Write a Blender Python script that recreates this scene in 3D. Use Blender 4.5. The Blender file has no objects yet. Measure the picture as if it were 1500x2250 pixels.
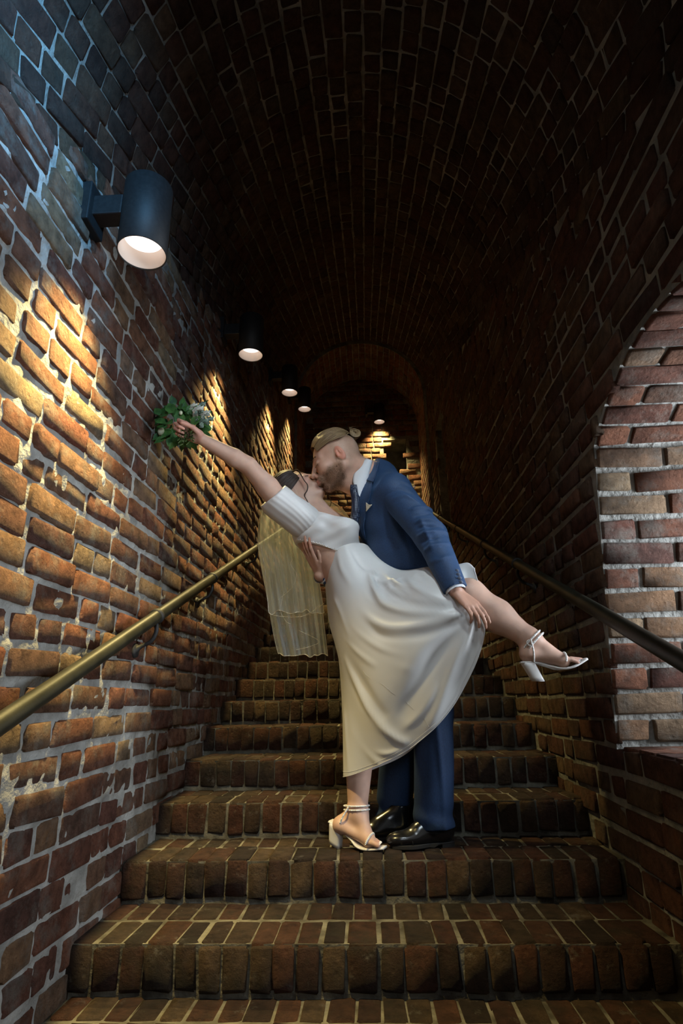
import bpy, math, random
import numpy as np
import openvdb as vdb
from mathutils import Matrix, Vector

S = bpy.context.scene
COL = S.collection
rng = random.Random(7)
nrg = np.random.default_rng(7)

# ------------------------------------------------------------------ camera, world, exposure
FPX = 1250.0
CAM = np.array([0.0297, -1.5455, 0.7632])
PITCH, YAW, ROLL = 0.31926, -0.04545, -0.01796
F_ = np.array([math.sin(YAW)*math.cos(PITCH), math.cos(YAW)*math.cos(PITCH), math.sin(PITCH)])
R_ = np.cross(F_, [0, 0, 1]); R_ /= np.linalg.norm(R_)
U_ = np.cross(R_, F_)
c_, s_ = math.cos(ROLL), math.sin(ROLL)
R_, U_ = c_*R_+s_*U_, -s_*R_+c_*U_
cd = bpy.data.cameras.new('camera'); cam = bpy.data.objects.new('camera', cd); COL.objects.link(cam)
cd.sensor_fit = 'VERTICAL'; cd.sensor_height = 36; cd.sensor_width = 24; cd.lens = FPX/2250*36
cd.clip_start = 0.05; cd.clip_end = 60
m = Matrix.Identity(4)
for i in range(3):
    m[i][0] = R_[i]; m[i][1] = U_[i]; m[i][2] = -F_[i]; m[i][3] = CAM[i]
cam.matrix_world = m
S.camera = cam

w = bpy.data.worlds.new('world'); S.world = w; w.use_nodes = True
w.node_tree.nodes['Background'].inputs[0].default_value = (0.45, 0.6, 1.0, 1)
w.node_tree.nodes['Background'].inputs[1].default_value = 0.009
S.view_settings.view_transform = 'Standard'; S.view_settings.look = 'None'
S.view_settings.gamma = 1; S.view_settings.use_curve_mapping = False
S.view_settings.exposure = 0.0


def area(name, loc, target, size, size_y, power, color, spread=180):
    l = bpy.data.lights.new(name, 'AREA'); l.shape = 'RECTANGLE'; l.size = size; l.size_y = size_y
    l.energy = power; l.color = color; l.spread = math.radians(spread)
    o = bpy.data.objects.new(name, l); COL.objects.link(o); o.location = loc
    o.rotation_euler = (Vector(target)-Vector(loc)).to_track_quat('-Z', 'Y').to_euler()
    return o


# daylight through the niche window on the right, unseen fill added behind the camera, unseen blue light added high on the left
area('niche_daylight', (1.93, 0.08, 1.17), (-0.6, 0.30, 1.40), 0.28, 0.80, 26, (0.82, 0.91, 1.0), 140)
area('left_wall_fill', (0.70, -2.5, 1.85), (-0.84, 0.35, 1.45), 0.5, 0.7, 5.0, (0.80, 0.90, 1.0), 75)
area('softbox', (0.72, -0.75, 2.65), (0.14, 0.70, 1.30), 0.40, 0.40, 8, (0.80, 0.93, 1.0), 60)
area('blue_fill', (-0.25, -1.05, 2.30), (-0.84, -0.50, 2.35), 0.2, 0.2, 4.0, (0.14, 0.52, 1.0), 75)
LAMP_W = 270.0

# ------------------------------------------------------------------ dimensions
HW = 0.84            # half the width of the stairway
DP, RS = 0.3141, 0.1275   # tread depth, riser height
SL = RS/DP
SPR = 2.45           # springing of the vault above the slope line
NS = 15              # top step
YEND = 4.86          # end of the sloping vault
YBACK = 5.75
YNEAR = -2.1
ZTOP = NS*RS


def at(x, y, Y):
    v = F_*FPX + R_*(x-750) + U_*(1125-y)
    t = (Y-CAM[1])/v[1]
    return CAM + v*t


def px(P):
    v = np.asarray(P, float)-CAM
    z = v@F_
    return 750+FPX*(v@R_)/z, 1125-FPX*(v@U_)/z, z


# ------------------------------------------------------------------ object helpers
def link(o, parent=None):
    COL.objects.link(o)
    if parent is not None: o.parent = parent
    return o


def tag(o, label=None, cat=None, group=None, kind=None):
    if label: o['label'] = label
    if cat: o['category'] = cat
    if group: o['group'] = group
    if kind: o['kind'] = kind
    return o


def empty(name, loc=(0, 0, 0), parent=None):
    o = bpy.data.objects.new(name, None); o.location = loc; o.empty_display_size = .1
    return link(o, parent)


def mesh_data(name, V, Fc, mat, smooth=True):
    me = bpy.data.meshes.new(name)
    V = np.asarray(V, np.float32)
    if isinstance(Fc, np.ndarray):
        n, k = Fc.shape
        me.vertices.add(len(V)); me.vertices.foreach_set('co', V.ravel())
        me.loops.add(n*k); me.loops.foreach_set('vertex_index', Fc.astype(np.int32).ravel())
        me.polygons.add(n); me.polygons.foreach_set('loop_start', np.arange(0, n*k, k, dtype=np.int32))
        me.update(calc_edges=True)
    else:
        me.from_pydata([tuple(map(float, v)) for v in V], [], Fc)
    me.polygons.foreach_set('use_smooth', np.full(len(me.polygons), smooth))
    me.materials.append(mat)
    me.update()
    return me


def wloc(o):
    v = np.zeros(3)
    while o is not None:
        v += np.array(o.location); o = o.parent
    return v


def obj(name, V, Fc, mat, parent=None, smooth=True, loc=None):
    """V in world coordinates; the object's origin sits at loc (top level) or on its parent."""
    base = wloc(parent) if parent is not None else (np.array(loc) if loc is not None else np.zeros(3))
    o = bpy.data.objects.new(name, mesh_data(name, np.asarray(V)-base, Fc, mat, smooth))
    if parent is None and loc is not None: o.location = loc
    return link(o, parent)


class MB:
    def __init__(self): self.v = []; self.f = []; self.n = 0
    def add(self, V, Fc):
        V = np.asarray(V, float)
        self.v.append(V); self.f += [tuple(int(i)+self.n for i in q) for q in Fc]; self.n += len(V); return self
    def obj(self, name, mat, parent=None, smooth=True, loc=None):
        return obj(name, np.concatenate(self.v), self.f, mat, parent, smooth, loc)


def nrm(v):
    v = np.asarray(v, float); return v/(np.linalg.norm(v)+1e-12)


def frame_of(d):
    d = nrm(d); a = np.array([0, 0, 1.]) if abs(d[2]) < .9 else np.array([0, 1., 0])
    x = nrm(np.cross(a, d)); return x, np.cross(d, x)


def tube(pts, rad, sides=8, caps=True, flat=1.0, up=None):
    pts = np.asarray(pts, float); n = len(pts)
    if np.isscalar(rad): rad = [rad]*n
    T = np.gradient(pts, axis=0)
    V = []; Fc = []
    x, y = frame_of(T[0]) if up is None else (nrm(np.cross(up, T[0])), None)
    for i in range(n):
        t = nrm(T[i])
        if up is not None: x = nrm(np.cross(up, t))
        else: x = nrm(x-t*(x@t))
        y = np.cross(t, x)
        for k in range(sides):
            a = 2*math.pi*k/sides
            V.append(pts[i]+rad[i]*(math.cos(a)*x+flat*math.sin(a)*y))
    for i in range(n-1):
        for k in range(sides):
            k2 = (k+1) % sides
            Fc.append((i*sides+k, i*sides+k2, (i+1)*sides+k2, (i+1)*sides+k))
    if caps:
        Fc.append(tuple(reversed(range(sides)))); Fc.append(tuple((n-1)*sides+k for k in range(sides)))
    return np.array(V), Fc


def catmull(P, n, closed=False):
    P = np.asarray(P, float); k = len(P); out = []
    ts = np.linspace(0, k if closed else k-1, n, endpoint=not closed)
    for t in ts:
        i = int(math.floor(t)); 
        if not closed and i >= k-1: i = k-2
        f = t-i
        g = (lambda j: P[j % k]) if closed else (lambda j: P[min(max(j, 0), k-1)])
        p0, p1, p2, p3 = g(i-1), g(i), g(i+1), g(i+2)
        out.append(.5*((2*p1)+(-p0+p2)*f+(2*p0-5*p1+4*p2-p3)*f*f+(-p0+3*p1-3*p2+p3)*f**3))
    return np.array(out)


def box(c, sx, sy, sz, ax=None):
    c = np.asarray(c, float)
    if ax is None: ax = np.eye(3)
    V = [c+ax[0]*(i*sx/2)+ax[1]*(j*sy/2)+ax[2]*(k*sz/2) for i in (-1, 1) for j in (-1, 1) for k in (-1, 1)]
    Fc = [(0, 1, 3, 2), (4, 6, 7, 5), (0, 4, 5, 1), (2, 3, 7, 6), (0, 2, 6, 4), (1, 5, 7, 3)]
    return np.array(V), Fc


def bevel(o, wd, seg=2):
    b = o.modifiers.new('bevel', 'BEVEL'); b.width = wd; b.segments = seg; b.limit_method = 'ANGLE'; b.angle_limit = .6
    return o


# ------------------------------------------------------------------ signed-distance modelling
class SDF:
    def __init__(self, lo, hi, h):
        self.lo = np.array(lo, float); self.h = h
        self.n = np.ceil((np.array(hi)-self.lo)/h).astype(int)+1
        self.d = np.full(self.n, 1.0, np.float32)
        self.ax = [(self.lo[i]+h*np.arange(self.n[i])).astype(np.float32) for i in range(3)]
    def win(self, lo, hi):
        a = np.clip(np.floor((np.asarray(lo)-self.lo)/self.h).astype(int), 0, self.n)
        b = np.clip(np.ceil((np.asarray(hi)-self.lo)/self.h).astype(int)+1, 0, self.n)
        sl = tuple(slice(a[i], b[i]) for i in range(3))
        if min(b-a) <= 0: return None, None
        return sl, (self.ax[0][sl[0]][:, None, None], self.ax[1][sl[1]][None, :, None], self.ax[2][sl[2]][None, None, :])
    def blend(self, sl, d2, k, sub=False):
        d = self.d[sl]
        if sub:
            a, b = -d, d2
        else: a, b = d, d2
        if k > 0:
            h = np.clip(.5+.5*(b-a)/k, 0, 1)
            r = b*(1-h)+a*h-k*h*(1-h)
        else: r = np.minimum(a, b)
        self.d[sl] = -r if sub else r
    def cone(self, a, b, ra, rb, k=.01, sub=False, flat=None):
        a = np.asarray(a, float); b = np.asarray(b, float); mg = max(ra, rb)+2*k+3*self.h
        sl, g = self.win(np.minimum(a, b)-mg, np.maximum(a, b)+mg)
        if sl is None: return self
        ab = b-a; L = max(ab@ab, 1e-9)
        p = [g[i]-np.float32(a[i]) for i in range(3)]
        t = np.clip((p[0]*ab[0]+p[1]*ab[1]+p[2]*ab[2])/L, 0, 1).astype(np.float32)
        q = [p[i]-t*np.float32(ab[i]) for i in range(3)]
        l2 = q[0]**2+q[1]**2+q[2]**2
        if flat is not None:       # flat = (axis, factor): squeeze along an axis
            ax_, fc = flat; ax_ = nrm(ax_)
            dd = q[0]*ax_[0]+q[1]*ax_[1]+q[2]*ax_[2]
            l2 = l2+dd*dd*(1/fc**2-1)
        d = np.sqrt(np.maximum(l2, 0))-(ra+(rb-ra)*t)
        self.blend(sl, d, k, sub); return self
    def chain(self, pts, rad, k=.01, **kw):
        for i in range(len(pts)-1): self.cone(pts[i], pts[i+1], rad[i], rad[i+1], k, **kw)
        return self
    def ell(self, c, r, ax=None, k=.01, sub=False):
        c = np.asarray(c, float); r = np.asarray(r, float)
        if ax is None: ax = np.eye(3)
        mg = max(r)+2*k+3*self.h
        sl, g = self.win(c-mg, c+mg)
        if sl is None: return self
        p = [g[i]-np.float32(c[i]) for i in range(3)]
        k0 = 0; k1 = 0
        for j in range(3):
            l = p[0]*ax[j][0]+p[1]*ax[j][1]+p[2]*ax[j][2]
            k0 = k0+(l/r[j])**2; k1 = k1+(l/r[j]**2)**2
        k0 = np.sqrt(k0); k1 = np.sqrt(k1)+1e-6
        self.blend(sl, (k0*(k0-1)/k1).astype(np.float32), k, sub); return self
    def cut(self, p, n, k=.0, lo=None, hi=None):
        """remove the side the normal n points to"""
        n = nrm(n)
        sl, g = self.win(lo if lo is not None else self.lo, hi if hi is not None else self.lo+self.n*self.h)
        d = (g[0]-p[0])*n[0]+(g[1]-p[1])*n[1]+(g[2]-p[2])*n[2]
        self.d[sl] = np.maximum(self.d[sl], d.astype(np.float32)); return self
    def disp(self, fn, lo=None, hi=None):
        sl, g = self.win(lo if lo is not None else self.lo, hi if hi is not None else self.lo+self.n*self.h)
        self.d[sl] += fn(*g).astype(np.float32); return self
    def mesh(self):
        g = vdb.FloatGrid(0.5)
        d = self.d
        d[0], d[-1] = .5, .5; d[:, 0], d[:, -1] = .5, .5; d[:, :, 0], d[:, :, -1] = .5, .5
        g.copyFromArray(np.clip(d, -.05, .5)); p, q = g.convertToQuads(0.0)
        return p*self.h+self.lo, q


def ridge_disp(V, N, ridges, mask=None):
    """push vertices along N near polylines: (pts, amp, width)"""
    out = V.copy()
    for pts, amp, wd in ridges:
        P = catmull(pts, 90)
        s = np.linspace(0, 1, len(P))
        d = np.linalg.norm(V[:, None, :]-P[None], axis=2)
        j = d.argmin(1); dm = d[np.arange(len(V)), j]
        en = np.sin(np.pi*np.clip(s[j], .02, .98))**.5
        out += N*(amp*en*np.exp(-(dm/wd)**2))[:, None]*(1 if mask is None else mask[:, None])
    return out


# ------------------------------------------------------------------ materials
def mat(name, base, rough=.6, metal=0.0, spec=.5, **kw):
    m = bpy.data.materials.new(name); m.use_nodes = True
    b = m.node_tree.nodes['Principled BSDF']
    b.inputs['Base Color'].default_value = (*base, 1); b.inputs['Roughness'].default_value = rough
    b.inputs['Metallic'].default_value = metal; b.inputs['Specular IOR Level'].default_value = spec
    for k, v in kw.items(): b.inputs[k].default_value = v
    return m


def nt(m): return m.node_tree, m.node_tree.nodes, m.node_tree.links, m.node_tree.nodes['Principled BSDF']


def add_noise(m, scale, c1, c2, bump=0.0, bscale=None, detail=6, lo=.35, hi=.65, coord='Object', stretch=None, dist=.01):
    t, N, L, b = nt(m)
    tc = N.new('ShaderNodeTexCoord'); src = tc.outputs[coord]
    if stretch:
        mp = N.new('ShaderNodeMapping'); mp.inputs['Scale'].default_value = stretch; L.new(src, mp.inputs[0]); src = mp.outputs[0]
    n = N.new('ShaderNodeTexNoise'); n.inputs['Scale'].default_value = scale; n.inputs['Detail'].default_value = detail
    L.new(src, n.inputs['Vector'])
    r = N.new('ShaderNodeValToRGB'); e = r.color_ramp.elements
    e[0].position = lo; e[0].color = (*c1, 1); e[1].position = hi; e[1].color = (*c2, 1)
    L.new(n.outputs[0], r.inputs[0]); L.new(r.outputs[0], b.inputs['Base Color'])
    if bump:
        n2 = N.new('ShaderNodeTexNoise'); n2.inputs['Scale'].default_value = bscale or scale*3; n2.inputs['Detail'].default_value = 8
        L.new(src, n2.inputs['Vector'])
        bp = N.new('ShaderNodeBump'); bp.inputs['Strength'].default_value = bump; bp.inputs['Distance'].default_value = dist
        L.new(n2.outputs[0], bp.inputs['Height']); L.new(bp.outputs[0], b.inputs['Normal'])
    return m


def brick_mat(name, stops, dirt, dirt_amt, grime_scale=5, eff=.15):
    m = mat(name, (.3, .1, .05), .88, spec=.25)
    t, N, L, b = nt(m)
    oi = N.new('ShaderNodeObjectInfo'); ge = N.new('ShaderNodeNewGeometry')
    ad = N.new('ShaderNodeMath'); ad.operation = 'ADD'; L.new(oi.outputs['Random'], ad.inputs[0]); L.new(ge.outputs['Random Per Island'], ad.inputs[1])
    fr = N.new('ShaderNodeMath'); fr.operation = 'FRACT'; L.new(ad.outputs[0], fr.inputs[0])
    r = N.new('ShaderNodeValToRGB'); r.color_ramp.interpolation = 'LINEAR'
    e = r.color_ramp.elements
    e[0].position = 0; e[0].color = (*stops[0], 1); e[1].position = 1; e[1].color = (*stops[-1], 1)
    for i, c in enumerate(stops[1:-1], 1):
        q = e.new(i/(len(stops)-1)); q.color = (*c, 1)
    L.new(fr.outputs[0], r.inputs[0])
    pos = ge.outputs['Position']
    n1 = N.new('ShaderNodeTexNoise'); n1.inputs['Scale'].default_value = 22; n1.inputs['Detail'].default_value = 7; n1.inputs['Roughness'].default_value = .65
    L.new(pos, n1.inputs['Vector'])
    rr = N.new('ShaderNodeMapRange'); rr.inputs[1].default_value = .3; rr.inputs[2].default_value = .7; rr.inputs[3].default_value = .45; rr.inputs[4].default_value = 1.4
    L.new(n1.outputs[0], rr.inputs[0])
    mx = N.new('ShaderNodeMix'); mx.data_type = 'RGBA'; mx.blend_type = 'MULTIPLY'; mx.inputs[0].default_value = 1
    L.new(r.outputs[0], mx.inputs[6]); L.new(rr.outputs[0], mx.inputs[7])
    n3 = N.new('ShaderNodeTexNoise'); n3.inputs['Scale'].default_value = grime_scale; n3.inputs['Detail'].default_value = 8; n3.inputs['Roughness'].default_value = .7
    L.new(pos, n3.inputs['Vector'])
    r3 = N.new('ShaderNodeMapRange'); r3.inputs[1].default_value = .5; r3.inputs[2].default_value = .68; r3.inputs[4].default_value = dirt_amt
    L.new(n3.outputs[0], r3.inputs[0])
    m2 = N.new('ShaderNodeMix'); m2.data_type = 'RGBA'; L.new(r3.outputs[0], m2.inputs[0]); L.new(mx.outputs[2], m2.inputs[6]); m2.inputs[7].default_value = (*dirt, 1)
    n6 = N.new('ShaderNodeTexNoise'); n6.inputs['Scale'].default_value = 13; n6.inputs['Detail'].default_value = 9; n6.inputs['Roughness'].default_value = .75
    L.new(pos, n6.inputs['Vector']); r6 = N.new('ShaderNodeMapRange'); r6.inputs[1].default_value = .58; r6.inputs[2].default_value = .70; r6.inputs[4].default_value = eff
    L.new(n6.outputs[0], r6.inputs[0]); m6 = N.new('ShaderNodeMix'); m6.data_type = 'RGBA'; L.new(r6.outputs[0], m6.inputs[0]); L.new(m2.outputs[2], m6.inputs[6]); m6.inputs[7].default_value = (.36, .33, .28, 1)
    L.new(m6.outputs[2], b.inputs['Base Color'])
    n2 = N.new('ShaderNodeTexNoise'); n2.inputs['Scale'].default_value = 75; n2.inputs['Detail'].default_value = 10; n2.inputs['Roughness'].default_value = .78
    L.new(pos, n2.inputs['Vector'])
    n4 = N.new('ShaderNodeTexVoronoi'); n4.inputs['Scale'].default_value = 45; L.new(pos, n4.inputs['Vector'])
    r4 = N.new('ShaderNodeMapRange'); r4.inputs[1].default_value = 0; r4.inputs[2].default_value = .35; L.new(n4.outputs['Distance'], r4.inputs[0])
    mu = N.new('ShaderNodeMath'); mu.operation = 'MULTIPLY_ADD'; L.new(r4.outputs[0], mu.inputs[0]); mu.inputs[1].default_value = .35; L.new(n2.outputs[0], mu.inputs[2])
    m5 = N.new('ShaderNodeMath'); m5.operation = 'MULTIPLY_ADD'; L.new(n1.outputs[0], m5.inputs[0]); m5.inputs[1].default_value = .8; L.new(mu.outputs[0], m5.inputs[2])
    bp = N.new('ShaderNodeBump'); bp.inputs['Strength'].default_value = 1.0; bp.inputs['Distance'].default_value = .045
    L.new(m5.outputs[0], bp.inputs['Height']); L.new(bp.outputs[0], b.inputs['Normal'])
    return m


M_BRICK = brick_mat('wall_brick', [(.26, .105, .062), (.36, .15, .085), (.22, .09, .065), (.42, .24, .13), (.17, .085, .068), (.32, .12, .07), (.40, .28, .17), (.28, .10, .065)],
                    (.40, .37, .32), .62, 9)
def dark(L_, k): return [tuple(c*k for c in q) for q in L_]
M_RBRICK = brick_mat('shaded_wall_brick', dark([(.26, .105, .062), (.32, .14, .08), (.20, .09, .065), (.34, .21, .12), (.17, .085, .068), (.28, .11, .07)], .68), (.17, .14, .10), .5)  # wall brick colours darkened to paint in the right wall's shade
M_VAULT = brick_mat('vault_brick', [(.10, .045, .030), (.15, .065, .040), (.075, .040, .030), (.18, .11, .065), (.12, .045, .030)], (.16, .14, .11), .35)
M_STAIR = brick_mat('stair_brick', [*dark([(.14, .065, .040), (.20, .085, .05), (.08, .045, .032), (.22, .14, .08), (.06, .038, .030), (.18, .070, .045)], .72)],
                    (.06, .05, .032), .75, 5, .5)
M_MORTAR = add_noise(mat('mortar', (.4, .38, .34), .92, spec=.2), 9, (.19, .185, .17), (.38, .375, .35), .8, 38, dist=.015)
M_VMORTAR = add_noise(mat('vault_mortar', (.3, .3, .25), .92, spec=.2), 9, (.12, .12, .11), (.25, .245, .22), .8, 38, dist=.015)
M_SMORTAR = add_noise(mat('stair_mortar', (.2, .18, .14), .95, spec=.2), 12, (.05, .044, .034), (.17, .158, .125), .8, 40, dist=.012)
M_BLACK = add_noise(mat('black_metal', (.012, .012, .013), .6), 90, (.010, .010, .011), (.016, .016, .017), .05, 300)
M_IRON = add_noise(mat('rail_iron', (.03, .03, .022), .42, metal=.25), 14, (.016, .016, .010), (.034, .033, .022), .15, 160, dist=.002)
M_BAFFLE = mat('lamp_baffle', (.8, .72, .66), .4)
M_LENS = mat('lamp_lens', (1, 1, 1), .3)
_b = M_LENS.node_tree.nodes['Principled BSDF']; _b.inputs['Emission Color'].default_value = (1, .90, .84, 1); _b.inputs['Emission Strength'].default_value = 1.4


# ------------------------------------------------------------------ bricks
def brick_mesh(lx, ly, dp, seed, m):
    """front face in the xy plane (z is outwards), x = length, y = height; open at the back"""
    g = random.Random(seed)
    ix, iy = min(.0065, lx*.12), min(.006, ly*.10)
    xs = [-lx/2, -lx/2+ix, lx/2-ix, lx/2]; ys = [-ly/2, -ly/2+iy, ly/2-iy, ly/2]
    V = []; Fc = []
    for j, y in enumerate(ys):
        for i, x in enumerate(xs):
            ed = i in (0, 3) or j in (0, 3); cr = i in (0, 3) and j in (0, 3)
            z = dp - (.0028 if ed else 0) - (.0025 if cr else 0) + g.uniform(-.0022, .0022)
            jx = g.uniform(-.0035, .0035); jy = g.uniform(-.0035, .0035)
            V.append((x+jx-(math.copysign(.001+g.random()*.004, x) if cr else 0), y+jy-(math.copysign(.001+g.random()*.003, y) if cr else 0), z))
    for j in range(3):
        for i in range(3):
            a = j*4+i; Fc.append((a, a+1, a+5, a+4))
    ring = [0, 1, 2, 3, 7, 11, 15, 14, 13, 12, 8, 4]
    n0 = len(V)
    for r in ring:
        x, y, z = V[r]; V.append((x+math.copysign(.001, x), y+math.copysign(.001, y), -.02))
    L = len(ring)
    for k in range(L):
        k2 = (k+1) % L; Fc.append((ring[k2], ring[k], n0+k, n0+k2))
    return np.array(V), Fc


class BrickSet:
    """collects bricks of one surface; the nearest ones in view become parts, the rest one stuff part"""
    def __init__(self, m): self.m = m; self.items = []; self.cache = {}
    def var(self, lx, ly, dp, v):
        key = (round(lx, 2), round(ly, 3), round(dp, 3), v)
        if key not in self.cache:
            V, Fc = brick_mesh(key[0], key[1], key[2], hash(key[:3]) % 1000+v*17, self.m)
            self.cache[key] = [V, Fc, None]
        return key
    def add(self, c, ax, lx, ly, dp=.008, jit=1.0):
        """ax rows: length, height, outward normal"""
        key = self.var(lx, ly, dp, rng.randrange(7))
        a = np.array(ax, float)
        ang = rng.uniform(-.028, .028)*jit
        x = a[0]*math.cos(ang)+a[1]*math.sin(ang); y = -a[0]*math.sin(ang)+a[1]*math.cos(ang)
        tl = rng.uniform(-.012, .012)*jit
        z = nrm(a[2]+x*tl); x = nrm(x-z*(x@z)); y = np.cross(z, x)
        c = np.asarray(c, float)+a[2]*rng.uniform(-.002, .004)*jit
        u, v, d = px(c)
        vis = d > .05 and -60 < u < 1560 and -60 < v < 2310
        self.items.append((key, c, np.array([x, y, z]), d if vis else d+100))
    def build(self, parent, nmax=300, depth_stuff=None, names='brick'):
        its = sorted(self.items, key=lambda q: q[3])
        for key, c, A, d in its[:nmax]:
            e = self.cache[key]
            if e[2] is None: e[2] = mesh_data('brick', e[0], e[1], self.m, True)
            o = bpy.data.objects.new(names, e[2])
            mm = Matrix.Identity(4)
            for i in range(3):
                for j in range(3): mm[i][j] = A[j][i]
                mm[i][3] = c[i]
            o.matrix_basis = mm; link(o, parent)
        rest = its[nmax:]
        if rest:
            b = MB()
            for key, c, A, d in rest:
                V, Fc, _ = self.cache[key]; b.add(V@A+c, Fc)
            o = b.obj('brickwork', self.m, parent); o['kind'] = 'stuff'


def grid_surface(fn, nu, nv, flip=False):
    V = np.array([fn(i/(nu-1), j/(nv-1)) for j in range(nv) for i in range(nu)])
    Fc = []
    for j in range(nv-1):
        for i in range(nu-1):
            a = j*nu+i; q = (a, a+1, a+nu+1, a+nu); Fc.append(tuple(reversed(q)) if flip else q)
    return V, Fc


def step_z(Y): return max(0, min(NS, math.floor(Y/DP+1e-6)))*RS if Y > 0 else 0.0


def stretch_len():
    return .225 if rng.random() < .62 else .108


COURSE = .084
# left wall ---------------------------------------------------------
MW = .004
_w = nrg.normal(0, 1, (26, 2)); _w = _w/np.linalg.norm(_w, axis=1, keepdims=True)*np.geomspace(22, 190, 26)[:, None]; _ph = nrg.uniform(0, 6.28, 26)
def rough(a, b_, amp=.0023):
    r = 0
    for k in range(26): r = r+np.sin(_w[k, 0]*a+_w[k, 1]*b_+_ph[k]+.6*np.sin(7*a+k))
    return amp*r/3.6
def rough_sheet(us, vs, fn, flip):
    Uc, Vc = np.meshgrid(us, vs); P = fn(Uc, Vc).reshape(-1, 3); nu, nv = len(us), len(vs)
    a = (np.arange(nv-1)[:, None]*nu+np.arange(nu-1)[None]).ravel(); q = np.stack([a, a+1, a+nu+1, a+nu], 1)
    return P, (q[:, ::-1].copy() if flip else q)
YS = np.concatenate([np.linspace(YNEAR, -.9, 6), np.arange(-.85, 2.3, .014), np.arange(2.35, YBACK+.04, .05)])
def _lw(y, v):
    z = -.1+v*(SPR+.22+SL*np.clip(y, -5, YEND)); return np.stack([-HW+.001+rough(y, z), y, z], -1)
wall_left = obj('wall_left', *rough_sheet(YS, np.linspace(0, 1, 230), _lw, False), M_MORTAR)
wall_left['kind'] = 'structure'
bs = BrickSet(M_BRICK)
z = -.02; row = 0
while z < 5.0:
    y = -.75+rng.uniform(0, .2)
    while y < YBACK:
        L = stretch_len()
        yc = y+L/2; zc = z+COURSE/2+.009*math.sin(yc*2.3+row*.7)+rng.uniform(-.003, .003)
        top = SPR+SL*min(yc, YEND)
        if zc < top+.03 and zc > step_z(yc)-.05:
            bs.add((-HW, yc, zc), ((0, 1, 0), (0, 0, 1), (1, 0, 0)), L+rng.uniform(-.012, .006), COURSE-.017+rng.uniform(-.005, .003), .006+rng.uniform(-.002, .006), 1.4)
        y += L+.016+rng.uniform(-.002, .006)
    z += COURSE; row += 1
bs.build(wall_left)

# right wall with niche ---------------------------------------------
NZ0, NZ1 = .587, 1.60
def jamb_y(z): return .552+(z-NZ0)/(NZ1-NZ0)*(.332-.552)
NY0 = -.62
ARC_C = (.332+NY0)/2; ARC_H = .17; _hs = (.332-NY0)/2
ARC_R = (_hs**2+ARC_H**2)/(2*ARC_H); ARC_Z = NZ1+ARC_H-ARC_R
def arch_z(y): return ARC_Z+math.sqrt(max(ARC_R**2-(y-ARC_C)**2, 0))
def in_niche(y, z, mg=0.0):
    if z < NZ0-mg: return False
    if z <= NZ1: return NY0-mg < y < jamb_y(z)+mg
    return NY0-mg < y < .332+mg and z < arch_z(y)+mg
NX1 = 2.0
b = MB()
# wall plane as strips around the opening
def strip(y0, y1, zlo, zhi, n=12, x=HW):
    V = []; Fc = []
    for i in range(n+1):
        y = y0+(y1-y0)*i/n
        V += [(x, y, zlo(y)), (x, y, zhi(y))]
    for i in range(n): Fc.append((2*i, 2*i+1, 2*i+3, 2*i+2))
    b.add(V, Fc)
topf = lambda y: SPR+.12+SL*max(-5, min(y, YEND))
RY0, RY1, RZ0, RZ1 = 3.72, 4.30, 1.2, 3.62     # deep dark recess near the top of the stairs
strip(YNEAR, NY0, lambda y: -.1, topf)
strip(NY0, .552, lambda y: -.1, lambda y: NZ0)
V = [(HW, .332, NZ1), (HW, .552, NZ0), (HW, .552, topf(.552)), (HW, .332, topf(.332))]
b.add(V, [(0, 3, 2, 1)])
strip(NY0, .332, lambda y: arch_z(y), topf, 24)
strip(.552, RY0, lambda y: -.1, topf, 20)
strip(RY0, RY1, lambda y: RZ1, topf, 3)
strip(RY1, YBACK, lambda y: 1.0, topf, 6)
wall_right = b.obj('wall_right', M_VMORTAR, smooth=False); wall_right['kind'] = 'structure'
# recess lining
b = MB()
b.add([(HW, RY1, RZ0), (HW+.5, RY1, RZ0), (HW+.5, RY1, RZ1), (HW, RY1, RZ1)], [(0, 1, 2, 3)])
b.add([(HW, RY0, RZ0), (HW+.5, RY0, RZ0), (HW+.5, RY0, RZ1), (HW, RY0, RZ1)], [(3, 2, 1, 0)])
b.add([(HW, RY0, RZ1), (HW+.5, RY0, RZ1), (HW+.5, RY1, RZ1), (HW, RY1, RZ1)], [(0, 1, 2, 3)])
b.add([(HW+.5, RY0, RZ0), (HW+.5, RY1, RZ0), (HW+.5, RY1, RZ1), (HW+.5, RY0, RZ1)], [(0, 1, 2, 3)])
b.obj('recess_lining', M_VMORTAR, wall_right, False)
# niche lining: sill, far jamb, soffit, near jamb
b = MB()
b.add([(HW, NY0, NZ0), (NX1, NY0, NZ0+.03), (NX1, .552, NZ0+.03), (HW, .552, NZ0)], [(0, 1, 2, 3)])
b.add([(HW, .552, NZ0), (NX1, .552, NZ0), (NX1, .332, NZ1), (HW, .332, NZ1)], [(0, 1, 2, 3)])
b.add([(HW, NY0, NZ0), (NX1, NY0, NZ0), (NX1, NY0, NZ1), (HW, NY0, NZ1)], [(3, 2, 1, 0)])
for i in range(24):
    y0 = NY0+(.332-NY0)*i/24; y1 = NY0+(.332-NY0)*(i+1)/24
    b.add([(HW, y0, arch_z(y0)), (NX1, y0, arch_z(y0)), (NX1, y1, arch_z(y1)), (HW, y1, arch_z(y1))], [(0, 1, 2, 3)])
b.obj('niche_lining', M_MORTAR, wall_right, False)
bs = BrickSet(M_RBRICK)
z = .01; row = 0
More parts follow.
